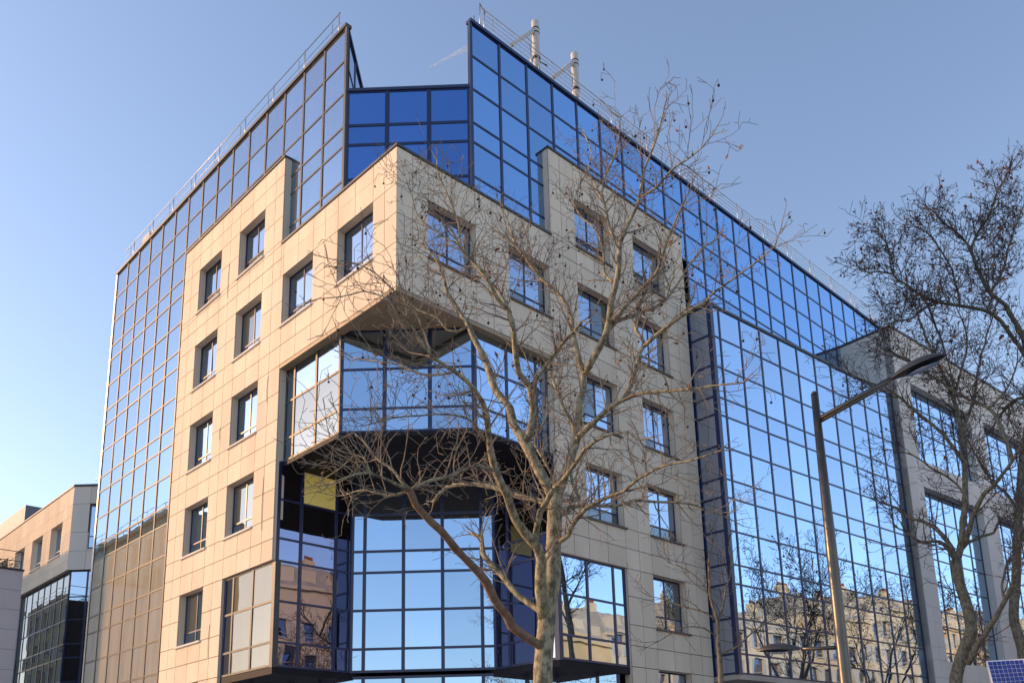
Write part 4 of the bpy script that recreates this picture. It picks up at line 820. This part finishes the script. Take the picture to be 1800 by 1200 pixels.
# procedural street trees that appear only mirrored in the glass
def free_tree(x, y, h, seed, label):
    rg = random.Random(seed); tr = [(x, y, -.05, .26), (x+.05, y, .8, .22)]
    px, py = x, y; z = .8
    while z < h*.42: z += .8; px += rg.gauss(0, .10); py += rg.gauss(0, .10); tr.append((px, py, z, .20-.05*z/h))
    L = [tr]; top = Vector(tr[-1][:3])
    for k in range(5):
        a = k*1.26+rg.uniform(-.3, .3); p = top.copy(); p.z -= rg.uniform(0, 1.0); d = Vector((math.cos(a)*.6, math.sin(a)*.6, 1)).normalized(); ln = []; r = .11
        for i in range(9):
            ln.append((p.x, p.y, p.z, r)); d = (d+Vector((rg.gauss(0, .14), rg.gauss(0, .14), .10))).normalized(); p = p+d*h*.065; r *= .78
            if i in (2, 4, 5):
                e = (d+Vector((rg.gauss(0, .6), rg.gauss(0, .6), .1))).normalized(); q = p.copy(); r2 = r*.6; l2 = []
                for j in range(6): l2.append((q.x, q.y, q.z, r2)); e = (e+Vector((rg.gauss(0, .15), rg.gauss(0, .15), .08))).normalized(); q = q+e*h*.05; r2 *= .75
                L.append(l2)
        L.append(ln)
    key = 'free%d' % seed; TREES[key] = L
    make_tree(key, label, 'street trees mirrored in the glass', 'plane_bark_dark', 'twig_dark', seed, .34, 1.6, 2, 120, 60, 1.0, rmin=.009)
free_tree(30, -10.6, 14.5, 101, 'bare street tree further along the avenue, just right of the view')
free_tree(40, -11.2, 15, 102, 'bare street tree beyond the near one, mirrored low in the bay')
free_tree(51, -11.4, 15, 106, 'bare street tree farthest along the avenue, mirrored near the wing')
free_tree(21, -25, 13, 103, 'bare street tree in the avenue, mirrored left in the bay')
free_tree(9, -31, 12.5, 104, 'bare street tree on the far side of the crossing')
free_tree(-22, -6, 12, 105, 'bare tree on the plaza west of the corner')

# ------------------------------------------------------------------ street lamp
SL = thing('street_lamp', 'tall bronze street lamp with a high arm and a low footway arm', 'street lamp', (-.72, -12.70, 0))
tubes('pole', [([(0, 0, 0), (0, 0, .9), (0, 0, 1.0), (0, 0, 5.2), (0, 0, 8.02)], [.13, .13, .105, .088, .06])], 'lamp_metal', SL, 14)
tubes('pole_cap', [([(0, 0, 8.02), (0, 0, 8.06)], [.062, .04])], 'lamp_metal', SL, 12)
def lamp_head(p, d, ln, w, h, par):
    """lens-shaped cobra head: curved shell above, dark rim, glass below"""
    d = d.normalized(); s_ = d.cross(Z).normalized(); u_ = s_.cross(d)
    prof = [(0, .10), (.10, .34), (.25, .70), (.42, .95), (.58, 1.0), (.75, .86), (.90, .52), (1.0, .06)]
    V, F = [], []; n_ = 9
    for t_, q in prof:
        for k in range(n_):
            a = math.pi*k/(n_-1); V.append(tuple(p+d*ln*t_+s_*math.cos(a)*w*q+u_*(math.sin(a)*h*q*.9)))
    for i in range(len(prof)-1):
        for k in range(n_-1): F.append((i*n_+k, i*n_+k+1, (i+1)*n_+k+1, (i+1)*n_+k))
    sh = link('lamp_shell', mesh('lamp_shell', V, F, 'lamp_metal', smooth=True), par)
    V, F = [], []
    for t_, q in prof:
        for k in (-1, -.55, 0, .55, 1): V.append(tuple(p+d*ln*t_+s_*k*w*q-u_*(h*.28*(1-k*k)*q)))
    for i in range(len(prof)-1):
        for k in range(4): F.append((i*5+k, (i+1)*5+k, (i+1)*5+k+1, i*5+k+1))
    bs = link('lamp_base', mesh('lamp_base', V, F, 'lamp_dark', smooth=True), sh)
    V, F = [], []; m_ = 16
    for k in range(m_):
        a = 2*math.pi*k/m_; V.append(tuple(p+d*ln*(.58+.27*math.cos(a))+s_*math.sin(a)*w*.62-u_*h*(.36+.02)))
    c_ = len(V); V.append(tuple(p+d*ln*.58-u_*h*.50))
    for k in range(m_): F.append((k, (k+1) % m_, c_))
    link('lamp_lens', mesh('lamp_lens', V, F, 'window_glass', smooth=True), sh)
da = Vector((.60, -1.62, .68)).normalized()
pA = Vector((0, 0, 7.55))
tubes('arm', [([pA, pA+da*1.28], [.05, .045])], 'lamp_metal', SL, 8)
tubes('arm', [([pA-Vector((0, 0, .05)), pA+da*1.22-Vector((0, 0, .05))], [.03, .03])], 'lamp_metal', SL, 8)
lamp_head(pA+da*1.22, (da+Vector((0, 0, -.12))).normalized(), .95, .17, .16, SL)
db = Vector((-.50, .98, .03)).normalized(); pB = Vector((0, 0, 3.72))
tubes('arm', [([pB, pB+db*.62], [.035, .03])], 'lamp_metal', SL, 8)
lamp_head(pB+db*.58, db, .72, .14, .13, SL)

# ------------------------------------------------------------------ parking meter with solar panel
PM = thing('solar_post', 'blue solar panel on a pole in the lower right corner', 'solar panel', (.66, -14.42, .004))
tubes('pole', [([(0, 0, 0), (0, 0, 3.02)], .05)], 'lamp_metal', PM, 10)
nrm = Vector((-.78, -.42, .46)).normalized(); sx = Vector((.42, -.90, .03)); sx = (sx-nrm*sx.dot(nrm)).normalized(); sy = nrm.cross(sx)
if sy.z < 0: sy = -sy; sx = -sx
cen = Vector((.02, -.16, 3.40))-sy*.27
def pbox(name, a0, a1, b0, b1, c0, c1, mat, par):
    v = [tuple(cen+sx*a+sy*b_+nrm*c) for c in (c0, c1) for a, b_ in ((a0, b0), (a1, b0), (a1, b1), (a0, b1))]
    return link(name, mesh(name, v, [(3, 2, 1, 0), (4, 5, 6, 7), (0, 1, 5, 4), (1, 2, 6, 5), (2, 3, 7, 6), (3, 0, 4, 7)], mat), par)
fr = pbox('panel_frame', -.26, .26, -.28, .28, -.035, .004, 'white_frame', PM)
for i in range(8):
    for j in range(7):
        a0 = -.240+i*.0603; b0 = -.258+j*.0743
        pbox('solar_cell', a0, a0+.0535, b0, b0+.0670, .0055, .0085, 'solar_cell', fr)
tubes('bracket', [([(0, 0, 2.9), tuple(cen-nrm*.03)], .025)], 'lamp_metal', PM, 6)

# ------------------------------------------------------------------ contrail
V, F = [], []
a, b_ = Vector((4753.4, 5912.4, 7059.8)), Vector((5246.8, 5835.7, 7583.5))
line = [(a.lerp(b_, t_), 2+22*t_**.8) for t_ in [k/8 for k in range(9)]]
tube(V, F, line, 8)
o = link('contrail', mesh('contrail', V, F, 'contrail', smooth=True)); tag(o, 'short white contrail in the blue sky above the roof slot', 'contrail')

flush({'glass_pane': 300, 'stone_panel': 300, 'mullion': 300, 'transom': 300, 'window_pane': 300, 'cladding_panel': 200})
